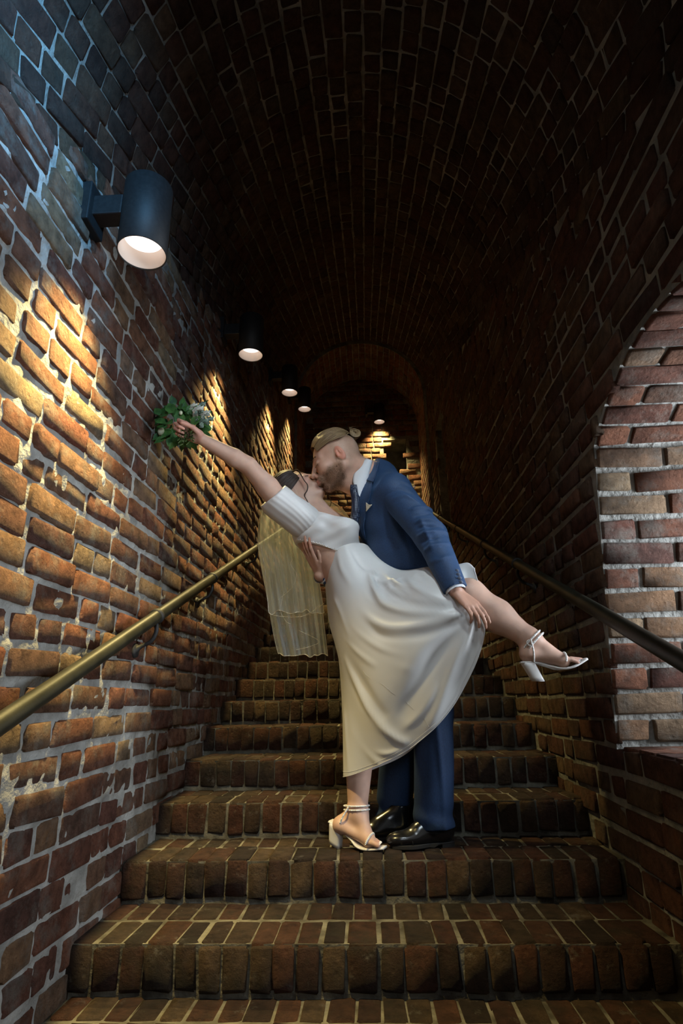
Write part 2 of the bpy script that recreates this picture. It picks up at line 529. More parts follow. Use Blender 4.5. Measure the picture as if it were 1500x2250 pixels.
while z < 5.0:
    y = -.75+rng.uniform(0, .2)
    while y < YBACK:
        L = stretch_len(); yc = y+L/2; zc = z+COURSE/2+.006*math.sin(yc*2.6+row)
        top = SPR+SL*min(yc, YEND)
        if zc < top+.03 and zc > step_z(yc)-.05 and not (RY0-.02 < yc < RY1+.02 and RZ0 < zc < RZ1):
            Lr = L; y0 = y; y1 = y+L
            if in_niche(yc, zc, .0) or in_niche(y0, zc) or in_niche(y1, zc):
                # trim to the opening's edge
                edge = jamb_y(zc) if zc <= NZ1 else (ARC_C+math.sqrt(max(ARC_R**2-(zc-ARC_Z)**2, 0)) if zc < ARC_Z+ARC_R else -9)
                if zc > NZ0 and y1 > edge+.04: y0 = edge; Lr = y1-y0
                elif zc < NZ0+.0: Lr = 0 if zc > NZ0-.035 else L
                else: Lr = 0
            if Lr > .035:
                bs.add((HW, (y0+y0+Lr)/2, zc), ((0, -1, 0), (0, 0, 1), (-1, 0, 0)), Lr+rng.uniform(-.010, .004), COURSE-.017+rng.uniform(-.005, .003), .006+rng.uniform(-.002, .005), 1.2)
        y += L+.016+rng.uniform(-.002, .006)
    z += COURSE; row += 1
bs_wall = bs; bs = BrickSet(M_BRICK)
# jamb bricks (plane leaning with the jamb), soffit bricks, sill bricks
jn = nrm(np.array([0, -1.0, -(.332-.552)/(NZ1-NZ0)*-1.0])); ju = nrm(np.array([0, .332-.552, NZ1-NZ0])); jn = nrm(np.cross(ju, [1, 0, 0]))
if jn[1] > 0: jn = -jn
z = NZ0+.05; row = 0
nc = 12; CJ = (NZ1-NZ0-.03)/nc
for r in range(nc):
    zc = NZ0+.025+(r+.5)*CJ; x = HW+.004; first = True
    k = 0
    while x < NX1-.05:
        L = (.225 if (r+k) % 2 else .108)*rng.uniform(.94, 1.04)
        bs.add((x+L/2, jamb_y(zc), zc), ((1, 0, 0), ju, jn), L, CJ-.015+rng.uniform(-.003, .003), .010, 1.0)
        x += L+.014; k += 1
th = math.asin(_hs/ARC_R); ncs = 13
for r in range(ncs):
    a = -th+2*th*(r+.5)/ncs; x = HW+.004; k = 0
    yy = ARC_C+ARC_R*math.sin(a); zz = ARC_Z+ARC_R*math.cos(a)
    nn = np.array([0, -math.sin(a), -math.cos(a)]); tt = np.cross(nn, [1, 0, 0])
    while x < NX1-.05:
        L = (.225 if (r+k) % 2 else .108)*rng.uniform(.94, 1.04)
        bs.add((x+L/2, yy, zz), ((1, 0, 0), tt, nn), L, 2*th*ARC_R/ncs-.012, .010, 1.0)
        x += L+.014; k += 1
y = NY0+.02
while y < .46:
    bs.add((HW+.115, y+.055, NZ0+.004), ((1, 0, 0), (0, 1, 0), (0, 0, 1)), .22, .103, .010, .6); bs.add((HW+.35, y+.055, NZ0+.011), ((1, 0, 0), (0, 1, 0), (0, 0, 1)), .225, .103, .010, .6); y += .112
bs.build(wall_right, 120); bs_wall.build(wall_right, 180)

# vault --------------------------------------------------------------
sdir = nrm([0, 1, SL]); SLEN = math.hypot(1, SL)
def vault(th, Y, R=HW): return np.array([R*math.cos(th), Y, SPR+SL*Y+R*math.sin(th)])
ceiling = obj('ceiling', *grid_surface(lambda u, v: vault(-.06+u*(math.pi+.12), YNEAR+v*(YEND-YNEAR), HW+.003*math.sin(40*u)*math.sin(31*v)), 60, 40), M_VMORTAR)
ceiling['kind'] = 'structure'
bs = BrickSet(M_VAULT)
ncr = 34
for r in range(ncr):
    th = math.pi*(r+.5)/ncr
    tg = np.array([-math.sin(th), 0, math.cos(th)])
    nn = nrm(np.cross(tg, sdir)); nn = -nn if nn@np.array([-math.cos(th), 0, -math.sin(th)]) < 0 else nn
    ys = nrm(sdir); xs = nrm(tg-ys*(tg@ys)); xs2 = np.cross(nn, ys)
    Y = -.8+rng.uniform(0, .15)
    while Y < YEND:
        L = (.20 if rng.random() < .35 else .105)*rng.uniform(.92, 1.05); dY = L/SLEN
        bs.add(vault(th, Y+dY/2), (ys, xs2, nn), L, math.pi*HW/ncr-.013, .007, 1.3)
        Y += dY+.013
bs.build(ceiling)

# far end: short level vault, arch face, back wall with niche ---------
ZSP = SPR+SL*YEND-.02; R2 = .80
b = MB()
n = 40
for k in range(n):
    a0, a1 = math.pi*k/n, math.pi*(k+1)/n
    o0, o1 = vault(a0, YEND, HW+.1), vault(a1, YEND, HW+.1)
    i0, i1 = (R2*math.cos(a0), YEND, ZSP+R2*math.sin(a0)), (R2*math.cos(a1), YEND, ZSP+R2*math.sin(a1))
    b.add([i0, o0, o1, i1], [(0, 1, 2, 3)])
    e0, e1 = (i0[0], YBACK, i0[2]), (i1[0], YBACK, i1[2])
    b.add([i0, i1, e1, e0], [(0, 1, 2, 3)])
for s in (-1, 1):
    b.add([(s*R2, YEND, 1.5), (s*(HW+.1), YEND, 1.5), (s*(HW+.1), YEND, ZSP), (s*R2, YEND, ZSP)], [(0, 1, 2, 3)])
    b.add([(s*R2, YEND, 1.5), (s*R2, YBACK, 1.5), (s*R2, YBACK, ZSP), (s*R2, YEND, ZSP)], [(0, 1, 2, 3)])
wall_end = b.obj('trim_1', M_VMORTAR, smooth=False); wall_end['kind'] = 'structure'; wall_end['label'] = 'brick arch and short level passage at the top of the stairs'
bs = BrickSet(M_BRICK)
for r in range(30):
    a = math.pi*(r+.5)/30; nn = np.array([-math.cos(a), 0, -math.sin(a)]); tt = np.array([-math.sin(a), 0, math.cos(a)])
    y = YEND+.005
    while y < YBACK-.05:
        L = rng.choice([.105, .2])
        bs.add((R2*math.cos(a), y+L/2, ZSP+R2*math.sin(a)), ((0, 1, 0), np.cross(nn, [0, 1, 0]), nn), L, math.pi*R2/30-.013, .007); y += L+.012
for s in (-1, 1):
    z = 1.92
    while z < ZSP-.04:
        y = YEND+.005
        while y < YBACK-.05:
            L = rng.choice([.105, .2]); bs.add((s*R2, y+L/2, z+COURSE/2), ((0, -s, 0), (0, 0, 1), (-s, 0, 0)), L, COURSE-.014, .007); y += L+.012
        z += COURSE
bs.build(wall_end)

BN = dict(x0=.30, x1=.62, z0=3.55, z1=4.22)
b = MB()
def bq(x0, x1, z0, z1): b.add([(x0, YBACK, z0), (x1, YBACK, z0), (x1, YBACK, z1), (x0, YBACK, z1)], [(3, 2, 1, 0)])
bq(-HW-.1, BN['x0'], 1.5, 5.5); bq(BN['x1'], HW+.1, 1.5, 5.5); bq(BN['x0'], BN['x1'], 1.5, BN['z0']-.14); bq(BN['x0'], BN['x1'], BN['z1'], 5.5)
x0, x1, z0, z1 = BN['x0'], BN['x1'], BN['z0'], BN['z1']; yb = YBACK+.4
b.add([(x0, YBACK, z0-.14), (x1, YBACK, z0-.14), (x1, yb, z0+.05), (x0, yb, z0+.05)], [(0, 1, 2, 3)])
b.add([(x0, YBACK, z0-.14), (x0, yb, z0), (x0, yb, z1), (x0, YBACK, z1)], [(0, 1, 2, 3)])
b.add([(x1, YBACK, z0-.14), (x1, yb, z0), (x1, yb, z1), (x1, YBACK, z1)], [(3, 2, 1, 0)])
b.add([(x0, YBACK, z1), (x1, YBACK, z1), (x1, yb, z1), (x0, yb, z1)], [(3, 2, 1, 0)])
b.add([(x0, yb, z0), (x1, yb, z0), (x1, yb, z1), (x0, yb, z1)], [(3, 2, 1, 0)])
wall_back = b.obj('wall_back', M_VMORTAR, smooth=False); wall_back['kind'] = 'structure'
bs = BrickSet(M_BRICK)
z = 1.92; row = 0
while z < 5.4:
    x = -HW+rng.uniform(-.1, 0)
    while x < HW:
        L = (.225 if (row+int(x*9)) % 2 else .108)*rng.uniform(.9, 1.05); xc = x+L/2; zc = z+COURSE/2
        inn = x0 < xc < x1 and z0-.16 < zc < z1+.02
        if not inn and (zc < ZSP or math.hypot(xc, zc-ZSP) < R2+.02) and abs(xc) < R2:
            bs.add((xc, YBACK, zc), ((1, 0, 0), (0, 0, 1), (0, -1, 0)), L, COURSE-.014, .008, 1.3)
        x += L+.013
    z += COURSE; row += 1
bs.build(wall_back)

# stairs ---------------------------------------------------------------
floor = empty('floor'); floor['kind'] = 'structure'
bsi = {}
for k in range(0, NS+1):
    b = MB()
    y0, z1 = k*DP, k*RS
    y1 = y0+DP+.04 if k < NS else YBACK+.1
    if k == 0: y0 = YNEAR
    z0 = z1-RS-.05 if k else -.15
    b.add(*box((0, (y0+y1)/2-.0045, (z0+z1)/2-.0012), 2*HW+.04, y1-y0, z1-z0))
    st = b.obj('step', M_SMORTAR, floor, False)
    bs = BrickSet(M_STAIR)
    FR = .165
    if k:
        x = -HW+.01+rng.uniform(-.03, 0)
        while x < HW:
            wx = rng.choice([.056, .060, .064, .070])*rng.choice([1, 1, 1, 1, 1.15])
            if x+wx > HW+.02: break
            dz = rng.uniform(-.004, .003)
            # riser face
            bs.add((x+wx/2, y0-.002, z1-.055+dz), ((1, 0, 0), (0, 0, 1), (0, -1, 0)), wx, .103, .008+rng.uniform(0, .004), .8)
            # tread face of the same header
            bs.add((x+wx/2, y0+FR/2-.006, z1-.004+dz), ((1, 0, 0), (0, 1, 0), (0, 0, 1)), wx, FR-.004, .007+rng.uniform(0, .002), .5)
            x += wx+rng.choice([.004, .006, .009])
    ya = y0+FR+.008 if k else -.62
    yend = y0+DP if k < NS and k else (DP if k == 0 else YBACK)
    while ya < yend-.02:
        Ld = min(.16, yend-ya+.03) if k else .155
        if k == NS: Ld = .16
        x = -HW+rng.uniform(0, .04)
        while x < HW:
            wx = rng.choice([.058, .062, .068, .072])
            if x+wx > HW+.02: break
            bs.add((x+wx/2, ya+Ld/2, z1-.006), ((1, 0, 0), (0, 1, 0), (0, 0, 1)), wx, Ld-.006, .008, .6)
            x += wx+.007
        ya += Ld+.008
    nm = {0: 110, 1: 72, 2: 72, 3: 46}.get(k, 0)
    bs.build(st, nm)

# ------------------------------------------------------------------ handrails
def handrail(name, side, hgt, ys_, brackets, label, y0, y1):
    e = empty(name, (side*(HW-.075), y0, SL*y0+hgt)); tag(e, label, 'handrail')
    X = side*(HW-.075)
    P = [np.array([X, y, SL*y+hgt]) for y in np.linspace(y0, y1, 12)]
    b = MB(); b.add(*tube(P, .0235, 20)); b.obj('rail', M_IRON, e)
    for y in brackets:
        c = np.array([X, y, SL*y+hgt]); t = nrm([0, 1, SL])
        b = MB(); b.add(*tube([c-t*.011, c-t*.006, c+t*.006, c+t*.011], [.0245, .029, .029, .0245], 20)); o = b.obj('collar', M_BLACK, e)
        W = np.array([side*(HW-.002), y-.01, SL*y+hgt-.125])
        arm = catmull([c+np.array([0, 0, -.024]), c+np.array([-side*.004, 0, -.055]), c+np.array([side*.012, 0, -.09]), c+np.array([side*.045, -.004, -.108]), W], 16)
        b = MB(); b.add(*tube(arm, list(np.linspace(.0085, .0075, 12))+[.009, .013, .017, .019], 10)); b.obj('bracket', M_BLACK, e)
        b = MB(); b.add(*tube([W-np.array([side*.014, 0, 0]), W+np.array([side*.004, 0, 0])], [.024, .03], 16)); b.obj('wall_plate', M_BLACK, e)
    return e

handrail('handrail', -1, .845, None, [.56, 1.28, 2.38, 3.5, 4.4], 'dark iron handrail climbing along the lamplit left brick wall', -1.3, 4.75)
handrail('handrail', 1, .885, None, [-.9, 1.24, 1.95, 2.9, 3.9], 'dark iron handrail climbing along the shadowed right brick wall, crossing the niche', -1.3, 4.75)

# ------------------------------------------------------------------ wall lamps
LW = mat('dummy', (0, 0, 0))
def make_lamp():
    e = empty('wall_lamp', (0, 0, 0))
    o = bevel(MB().add(*box((.016, 0, 0), .032, .105, .15)).obj('wall_plate', M_BLACK, e, False), .004)
    bevel(MB().add(*box((.075, 0, 0), .10, .06, .075)).obj('arm', M_BLACK, e, False), .004)
    cx, r, h0, h1 = .195, .075, -.178, .088
    n = 48; V = []; Fc = []
    prof = [(0, h1), (r*.93, h1), (r, h1-.006), (r, h0), (r*.965, h0-.001), (r*.955, h0+.004)]
    for rr, zz in prof:
        for k in range(n):
            a = 2*math.pi*k/n; V.append((cx+rr*math.cos(a), rr*math.sin(a), zz))
    for j in range(len(prof)-1):
        for k in range(n):
            k2 = (k+1) % n; Fc.append((j*n+k, (j+1)*n+k, (j+1)*n+k2, j*n+k2))
    sh = obj('lamp_shade', V, Fc, M_BLACK, e)
    V = []; Fc = []; prof = [(r*.955, h0+.004), (r*.90, h0+.02), (r*.84, h0+.042), (r*.80, h0+.060)]
    pr2 = []
    for i in range(19):
        f = i/18; rr = r*(.955-.155*f); pr2.append((rr-(.0012 if i % 2 else 0), h0+.004+.056*f))
    for rr, zz in pr2:
        for k in range(n):
            a = 2*math.pi*k/n; V.append((cx+rr*math.cos(a), rr*math.sin(a), zz))
    for j in range(len(pr2)-1):
        for k in range(n):
            k2 = (k+1) % n; Fc.append((j*n+k, (j+1)*n+k, (j+1)*n+k2, j*n+k2))
    obj('baffle', V, Fc, M_BAFFLE, e)
    V = [(cx+r*.79*math.cos(2*math.pi*k/n), r*.79*math.sin(2*math.pi*k/n), h0+.058) for k in range(n)]+[(cx, 0, h0+.056)]
    obj('lens', V, [(k, n, (k+1) % n) for k in range(n)], M_LENS, e)
    l = bpy.data.lights.new('lamp_beam', 'SPOT'); l.energy = LAMP_W; l.color = (1.0, .77, .30); l.spot_size = math.radians(92); l.spot_blend = .9; l.shadow_soft_size = .035
    lo = bpy.data.objects.new('lamp_beam', l); lo.location = (cx, 0, h0+.045); link(lo, e)
    return e

def copy_tree(o, parent=None):
    c = o.copy(); COL.objects.link(c); c.parent = parent
    for ch in [q for q in bpy.data.objects if q.parent == o]: copy_tree(ch, c)
    return c

lamp = make_lamp()
LS = [((-HW, -.14, 2.28), 'large black cylinder wall lamp nearest the camera, high on the left wall'),
      ((-HW, 1.43, 2.955), 'black cylinder wall lamp second from the camera on the left wall'),
      ((-HW, 3.10, 3.66), 'black cylinder wall lamp third from the camera, blue rim light on its side'),
      ((-HW, 4.32, 4.15), 'black cylinder wall lamp farthest up the left wall, beside the arch'),
      ((.06, YBACK-.12, 4.62), 'small black cylinder lamp on the end wall above the man\'s hair bun')]
for i, (p, lb) in enumerate(LS):
    o = lamp if i == 0 else copy_tree(lamp)
    o.location = p; tag(o, lb, 'lamp', 'black cylinder downlights')

# ================================================================== people
def setcol(o, C):
    """per-vertex colour attribute (pigment only: lips, beard growth, shaved hair)"""
    a = o.data.color_attributes.new('pigment', 'FLOAT_COLOR', 'POINT')
    C = np.concatenate([np.clip(C, 0, 1), np.ones((len(C), 1))], 1).astype(np.float32)
    a.data.foreach_set('color', C.ravel())


def skin_mat(name, sss=.10):
    m = mat(name, (.6, .35, .25), .48, spec=.4)
    t, N, L, b = nt(m)
    a = N.new('ShaderNodeVertexColor'); a.layer_name = 'pigment'
    n = N.new('ShaderNodeTexNoise'); n.inputs['Scale'].default_value = 28; n.inputs['Detail'].default_value = 5
    tc = N.new('ShaderNodeTexCoord'); L.new(tc.outputs['Object'], n.inputs['Vector'])
    r = N.new('ShaderNodeMapRange'); r.inputs[1].default_value = .3; r.inputs[2].default_value = .7; r.inputs[3].default_value = .90; r.inputs[4].default_value = 1.08
    L.new(n.outputs[0], r.inputs[0])
    mx = N.new('ShaderNodeMix'); mx.data_type = 'RGBA'; mx.blend_type = 'MULTIPLY'; mx.inputs[0].default_value = 1
    L.new(a.outputs[0], mx.inputs[6]); L.new(r.outputs[0], mx.inputs[7]); L.new(mx.outputs[2], b.inputs['Base Color'])
    b.inputs['Subsurface Weight'].default_value = sss; b.inputs['Subsurface Scale'].default_value = .01
    b.inputs['Subsurface Radius'].default_value = (1, .35, .2)
    n2 = N.new('ShaderNodeTexNoise'); n2.inputs['Scale'].default_value = 420; L.new(tc.outputs['Object'], n2.inputs['Vector'])
    bp = N.new('ShaderNodeBump'); bp.inputs['Strength'].default_value = .12; bp.inputs['Distance'].default_value = .001
    L.new(n2.outputs[0], bp.inputs['Height']); L.new(bp.outputs[0], b.inputs['Normal'])
    return m


def cloth(name, base, rough=.8, weave=0, bump=.2, c2=None, **kw):
    m = mat(name, base, rough, **kw)
    t, N, L, b = nt(m)
    tc = N.new('ShaderNodeTexCoord')
    n = N.new('ShaderNodeTexNoise'); n.inputs['Scale'].default_value = 500 if weave else 60; n.inputs['Detail'].default_value = 3
    mp = N.new('ShaderNodeMapping'); mp.inputs['Scale'].default_value = (1, 1, .25) if weave else (1, 1, 1)
    L.new(tc.outputs['Object'], mp.inputs[0]); L.new(mp.outputs[0], n.inputs['Vector'])
    bp = N.new('ShaderNodeBump'); bp.inputs['Strength'].default_value = bump; bp.inputs['Distance'].default_value = .001
    L.new(n.outputs[0], bp.inputs['Height']); L.new(bp.outputs[0], b.inputs['Normal'])
    if c2 is not None:
        r = N.new('ShaderNodeValToRGB'); e = r.color_ramp.elements; e[0].position = .35; e[1].position = .65
        e[0].color = (*base, 1); e[1].color = (*c2, 1); L.new(n.outputs[0], r.inputs[0]); L.new(r.outputs[0], b.inputs['Base Color'])
    return m


M_SKIN = skin_mat('skin')
M_SUIT = cloth('navy_wool', (.008, .030, .085), .68, 1, .35, (.016, .052, .135), **{'Sheen Weight': .25, 'Sheen Roughness': .4, 'Sheen Tint': (.3, .55, 1, 1)})
M_TROU = cloth('navy_trouser_wool', (.007, .025, .075), .75, 1, .3, (.012, .042, .115))
M_SHIRT = cloth('white_cotton', (.72, .74, .78), .7, 1, .1)
M_SATIN = cloth('white_satin', (.64, .63, .62), .36, 0, .05, spec=.5, **{'Sheen Weight': .15, 'Anisotropic': .4})
M_CREPE = cloth('white_bodice_satin', (.68, .67, .67), .38, 0, .06, spec=.6)
M_LEATHER = cloth('black_leather', (.008, .008, .009), .22, 0, .06, spec=.6)
M_SOLE = mat('black_rubber', (.012, .011, .010), .6)
M_WHITEL = cloth('white_leather', (.72, .70, .68), .42, 0, .04)
M_PEARL = mat('pearl', (.85, .83, .80), .15, spec=.8)
M_NAIL = mat('white_nail', (.85, .80, .78), .2)
M_SQUARE = cloth('cream_silk', (.72, .66, .52), .55, 0, .1)
M_BUTTON = mat('blue_grey_button', (.10, .12, .17), .3)
M_DARK = mat('eyelash', (.012, .008, .006), .6)
M_TIE = mat('dotted_tie', (.012, .02, .05), .5)
_t, _N, _L, _b = nt(M_TIE)
_tc = _N.new('ShaderNodeTexCoord'); _v = _N.new('ShaderNodeTexVoronoi'); _v.inputs['Scale'].default_value = 150; _v.inputs['Randomness'].default_value = .0
_L.new(_tc.outputs['Object'], _v.inputs['Vector']); _r = _N.new('ShaderNodeValToRGB'); _e = _r.color_ramp.elements
_e[0].position = .25; _e[0].color = (.30, .36, .45, 1); _e[1].position = .32; _e[1].color = (.010, .018, .045, 1)
_L.new(_v.outputs['Distance'], _r.inputs[0]); _L.new(_r.outputs[0], _b.inputs['Base Color'])


def hair_mat(name, c1, c2, rough=.38):
    m = mat(name, c1, rough, spec=.5)
    t, N, L, b = nt(m)
    g = N.new('ShaderNodeNewGeometry'); r = N.new('ShaderNodeValToRGB'); e = r.color_ramp.elements
    e[0].color = (*c1, 1); e[1].color = (*c2, 1)
    L.new(g.outputs['Random Per Island'], r.inputs[0]); L.new(r.outputs[0], b.inputs['Base Color'])
    return m
M_BLOND = hair_mat('blond_hair', (.20, .125, .06), (.40, .275, .15))
M_BEARD = hair_mat('beard_hair', (.10, .052, .028), (.26, .14, .07), .6)
M_BRUN = hair_mat('brown_hair', (.014, .007, .005), (.050, .024, .014), .5)
M_SHORTB = hair_mat('clipped_hair', (.30, .20, .13), (.48, .34, .22), .7)


def head_sdf(F, T, male=True):
    """T(a,b,c): face-forward a, crown b, side c (metres) -> world; T.ax rows f,u,s; T.k scale"""
    k = T.k; A = T.ax
    e = lambda c, r, kk=.012, sub=False: F.ell(T(*c), np.array(r)*k, A, kk*k, sub)
    co = lambda a, b, ra, rb, kk=.01, sub=False: F.cone(T(*a), T(*b), ra*k, rb*k, kk*k, sub)
    e((-.012, .030, 0), (.094, .083, .073))
    e((.020, -.030, 0), (.066, .078, .059), .02)
    jw = .052 if male else .045
    for s in (-1, 1):
        co((-.012, -.052, s*jw), (.062, -.098, s*.014), .020, .016, .02)
        e((.058, -.022, s*.036), (.024, .024, .022), .02)       # cheek
    e((.070, -.098, 0), (.019, .016, .020) if male else (.017, .014, .016), .014)
    for s in (-1, 1):
        co((.080, .020, s*.012), (.060, .020, s*.044), .010 if male else .008, .008, .016)   # brow
        e((.094, .001, s*.031), (.016, .010, .017), .012, True)          # socket
        e((.0735, .000, s*.031), (.0135, .0125, .0150), .004)            # closed lid
        co((.083, -.0055, s*.020), (.079, -.0055, s*.043), .0012, .0012, .002, True)  # lid line
    co((.086, .012, 0), (.108, -.030, 0), .0075, .0095, .010)
    e((.110, -.034, 0), (.0105, .0085, .0095), .006)
    for s in (-1, 1): e((.099, -.037, s*.011), (.0095, .0075, .0065), .005)
    for s in (-1, 1): e((.104, -.0435, s*.0065), (.004, .003, .003), .003, True)
    e((.084, -.063, 0), (.020, .022, .028), .014)               # muzzle
    e((.0985, -.0605, 0), (.0075, .0052, .021), .004)           # upper lip
    e((.0965, -.0720, 0), (.0080, .0060, .018), .004)           # lower lip
    co((.1055, -.0662, -.017), (.1055, -.0662, .017), .0016, .0016, .003, True)
    e((.088, -.085, 0), (.006, .005, .018), .006, True)
    for s in (-1, 1):                                            # ears
        c = (-.014, -.006, s*.073)
        ax2 = [nrm(A[0]*.97-A[1]*.22+A[2]*s*-.30), nrm(A[1]*.97+A[0]*.22), None]; ax2[2] = nrm(np.cross(ax2[0], ax2[1])); ax2[0] = np.cross(ax2[1], ax2[2])
        F.ell(T(*c), np.array((.0185, .031, .0075))*k, ax2, .004*k)
        F.ell(T(c[0]+.003, c[1]+.003, s*.0835), np.array((.0100, .019, .0085))*k, ax2, .003*k, True); F.ell(T(c[0]-.001, c[1]+.006, s*.0775), np.array((.0035, .012, .0040))*k, ax2, .003*k)
        F.ell(T(c[0]+.013, c[1]-.006, s*.077), np.array((.005, .007, .005))*k, ax2, .004*k)


class HeadT:
    def __init__(s, O, f, u, k):
        f = nrm(f); u = nrm(np.asarray(u)-f*(np.dot(u, f))); s.O = np.asarray(O, float); s.ax = np.array([f, u, np.cross(f, u)]); s.k = k
    def __call__(s, a, b, c): return s.O+s.k*(a*s.ax[0]+b*s.ax[1]+c*s.ax[2])
    def loc(s, V): return ((V-s.O)@s.ax.T)/s.k


def rotv(v, ax, a):
    ax = nrm(ax); v = np.asarray(v, float)
    return v*math.cos(a)+np.cross(ax, v)*math.sin(a)+ax*(ax@v)*(1-math.cos(a))


def hand_sdf(F, wrist, d, n, s, k, curl, spread=.10, thumb=(.9, .5, .35)):
    """d to the fingers, n out of the palm, s towards the thumb; curl per finger in radians per joint"""
    d = nrm(d); n = nrm(n-d*np.dot(n, d)); s = nrm(np.cross(d, n))*(1 if np.dot(np.cross(d, n), s) > 0 else -1)
    W = np.asarray(wrist, float)
    offs = [.027, .009, -.009, -.026]; L = [(.043, .026, .020), (.047, .030, .021), (.044, .028, .020), (.034, .021, .018)]
    kn = [.088, .092, .088, .080]; tips = []
    for i in range(4):
        K = W+k*(d*kn[i]+s*offs[i])
        F.cone(W+k*(d*.012+s*offs[i]*.55), K, .0135*k, .0105*k, .012*k, flat=(n, .85))
        dd = rotv(d, n, -spread*(1.5-i)*(1 if np.dot(np.cross(n, d), s) < 0 else -1))
        ax = np.cross(dd, n); p = K; r = .0088*k
        cu = curl[i] if hasattr(curl[i], '__len__') else (curl[i],)*3
        for j in range(3):
            dd = rotv(dd, ax, cu[j]); q = p+dd*L[i][j]*k
            F.cone(p, q, r, r*.88, .0025*k); r *= .88; p = q
        tips.append((p, dd))
    F.cone(W+k*(d*.02-s*.014), W+k*(d*.062-s*.018), .0145*k, .0115*k, .012*k, flat=(n, .8))
    T0 = W+k*(d*.016+s*.018+n*.006)
    td = nrm(d*thumb[0]+s*thumb[1]+n*thumb[2]); T1 = T0+td*.040*k
    F.cone(T0, T1, .0145*k, .0115*k, .010*k)
    td2 = nrm(td+d*.35+n*.15-s*.25); T2 = T1+td2*.030*k; F.cone(T1, T2, .0105*k, .0092*k, .004*k)
    td3 = nrm(td2+d*.2-s*.2+n*.1); T3 = T2+td3*.022*k; F.cone(T2, T3, .0092*k, .0078*k, .003*k)
    return tips, (T3, td3)


def strands(b, T, paths, rad=.0011, sides=4):
    for P in paths: 
        n = len(P); rr = [rad*(.55+.9*math.sin(math.pi*min(max(i/(n-1), .06), .96))) for i in range(n)]
        b.add(*tube(P, rr, sides, False))


def cap_point(T, th, ph, R=(.094, .083, .073), off=.004, c=(-.012, .030, 0)):
    """skull surface point; th measured from the face (0) over the crown to the nape (pi); ph sideways"""
    a = math.cos(th); b_ = math.sin(th)*math.cos(ph); s = math.sin(th)*math.sin(ph)
    return T(c[0]+(R[0]+off)*a, c[1]+(R[1]+off)*b_, c[2]+(R[2]+off)*s)


# ---------------------------------------------------------------- the man
gk = 1.08
gO = at(745, 1012, .735)
GT = HeadT(gO, (-.93, -.06, -.35), (-.35, 0, .93), 1)
GT.k = gk
GT.O = gO - (GT(-.012, -.005, 0)-GT.O)
F = SDF((-.34, .40, .20), (.52, 1.16, 2.06), .0036)
head_sdf(F, GT, True)
neckb = at(822, 1052, .80)
F.cone(GT(-.030, -.030, 0), neckb, .062, .066, .03)
F.cone(GT(.02, -.075, 0), at(795, 1075, .78), .040, .050, .03)
shN, shF = at(862, 1078, .655), at(835, 1085, .965)
chest, waistg, pelv = at(850, 1130, .80), at(885, 1215, .82), at(925, 1300, .85)
F.cone(shN, shF, .052, .052, .04)
F.cone(chest, waistg, .128, .112, .05, flat=((0, 1, 0), 1.15))
F.cone(waistg, pelv, .112, .115, .05)
F.cone(neckb, chest, .062, .10, .05)
elN, wrN = at(946, 1178, .555), at(1000, 1296, .450)
F.chain([shN, elN, wrN], [.052, .041, .027], .012)
elF, wrF = at(805, 1290, 1.0), at(704, 1263, .768)
F.chain([shF, elF, wrF], [.050, .040, .028], .012)
hipN, hipF = at(940, 1330, .80), at(915, 1330, .93)
knN, knF = at(952, 1570, .79), at(885, 1570, .93)
anN, anF = at(960, 1808, .80), at(862, 1795, .965)
F.chain([hipN, knN, anN], [.085, .056, .038], .02)
F.chain([hipF, knF, anF], [.085, .056, .038], .02)
# near hand: back of the hand to the camera, fingers pinching the skirt
hd = at(1052, 1345, .405)-wrN
gtips, gth = hand_sdf(F, wrN+nrm(hd)*.006, hd, np.array([-.25, .80, -.42]), np.array([.6, .2, .75]), .88,
                      [(.10, .25, .25), (.20, .40, .4), (.30, .50, .5), (.38, .6, .55)], -.03, (.95, .30, .5))
# far hand: fingers wrapped forward round her waist, palm to the right
hd2 = at(668, 1198, .695)-wrF
ftips, fth = hand_sdf(F, wrF+nrm(hd2)*.012, hd2, np.array([.72, .62, .20]), np.array([.5, -.7, .3]), .88,
                      [(.05, .2, .2), (.05, .2, .25), (.08, .25, .25), (.12, .3, .3)], .10, (.8, .5, .1))
V, Q = F.mesh()
man = obj('person', V, Q, M_SKIN, None, True, (.26, .82, 2*RS))
tag(man, 'man in navy suit with blond hair bun, leaning to kiss the woman', 'person')
l = GT.loc(V)
base = np.array([.58, .345, .255])
C = np.tile(base, (len(V), 1))
def blend_c(C, w_, col): return C*(1-w_[:, None])+np.array(col)*w_[:, None]
gs = lambda x: np.clip(x, 0, 1)
near_head = (np.abs(l[:, 0]) < .14) & (np.abs(l[:, 1]) < .15) & (np.abs(l[:, 2]) < .1)
# clipped sides and back of the skull
wsh = gs((.030-l[:, 0])/.02)*gs((l[:, 1]-(-.045-.10*(l[:, 0]+.05)))/.02)*near_head
ear = (np.abs(l[:, 2]) > .0735) & (np.abs(l[:, 0]+.014) < .022) & (np.abs(l[:, 1]+.006) < .034)
C = blend_c(C, wsh*(~ear)*.75, (.47, .30, .22))
C = blend_c(C, ear*.55, (.62, .20, .13))
bd = np.maximum(gs((-.040-l[:, 1])/.018)*gs((l[:, 0]-.0)/.02), gs((.042-np.abs(l[:, 0]-.028))/.02)*gs((-.028-l[:, 1])/.02)*gs((np.abs(l[:, 2])-.03)/.01))*gs((l[:, 1]+.13)/.02)*near_head
lipm = gs((.0105-np.abs(l[:, 1]+.0665))/.004)*gs((.022-np.abs(l[:, 2]))/.004)*gs((l[:, 0]-.092)/.004)*near_head
bd = bd*(1-lipm)
C = blend_c(C, bd*.72, (.22, .12, .07)); C = blend_c(C, lipm*.7, (.50, .17, .14))
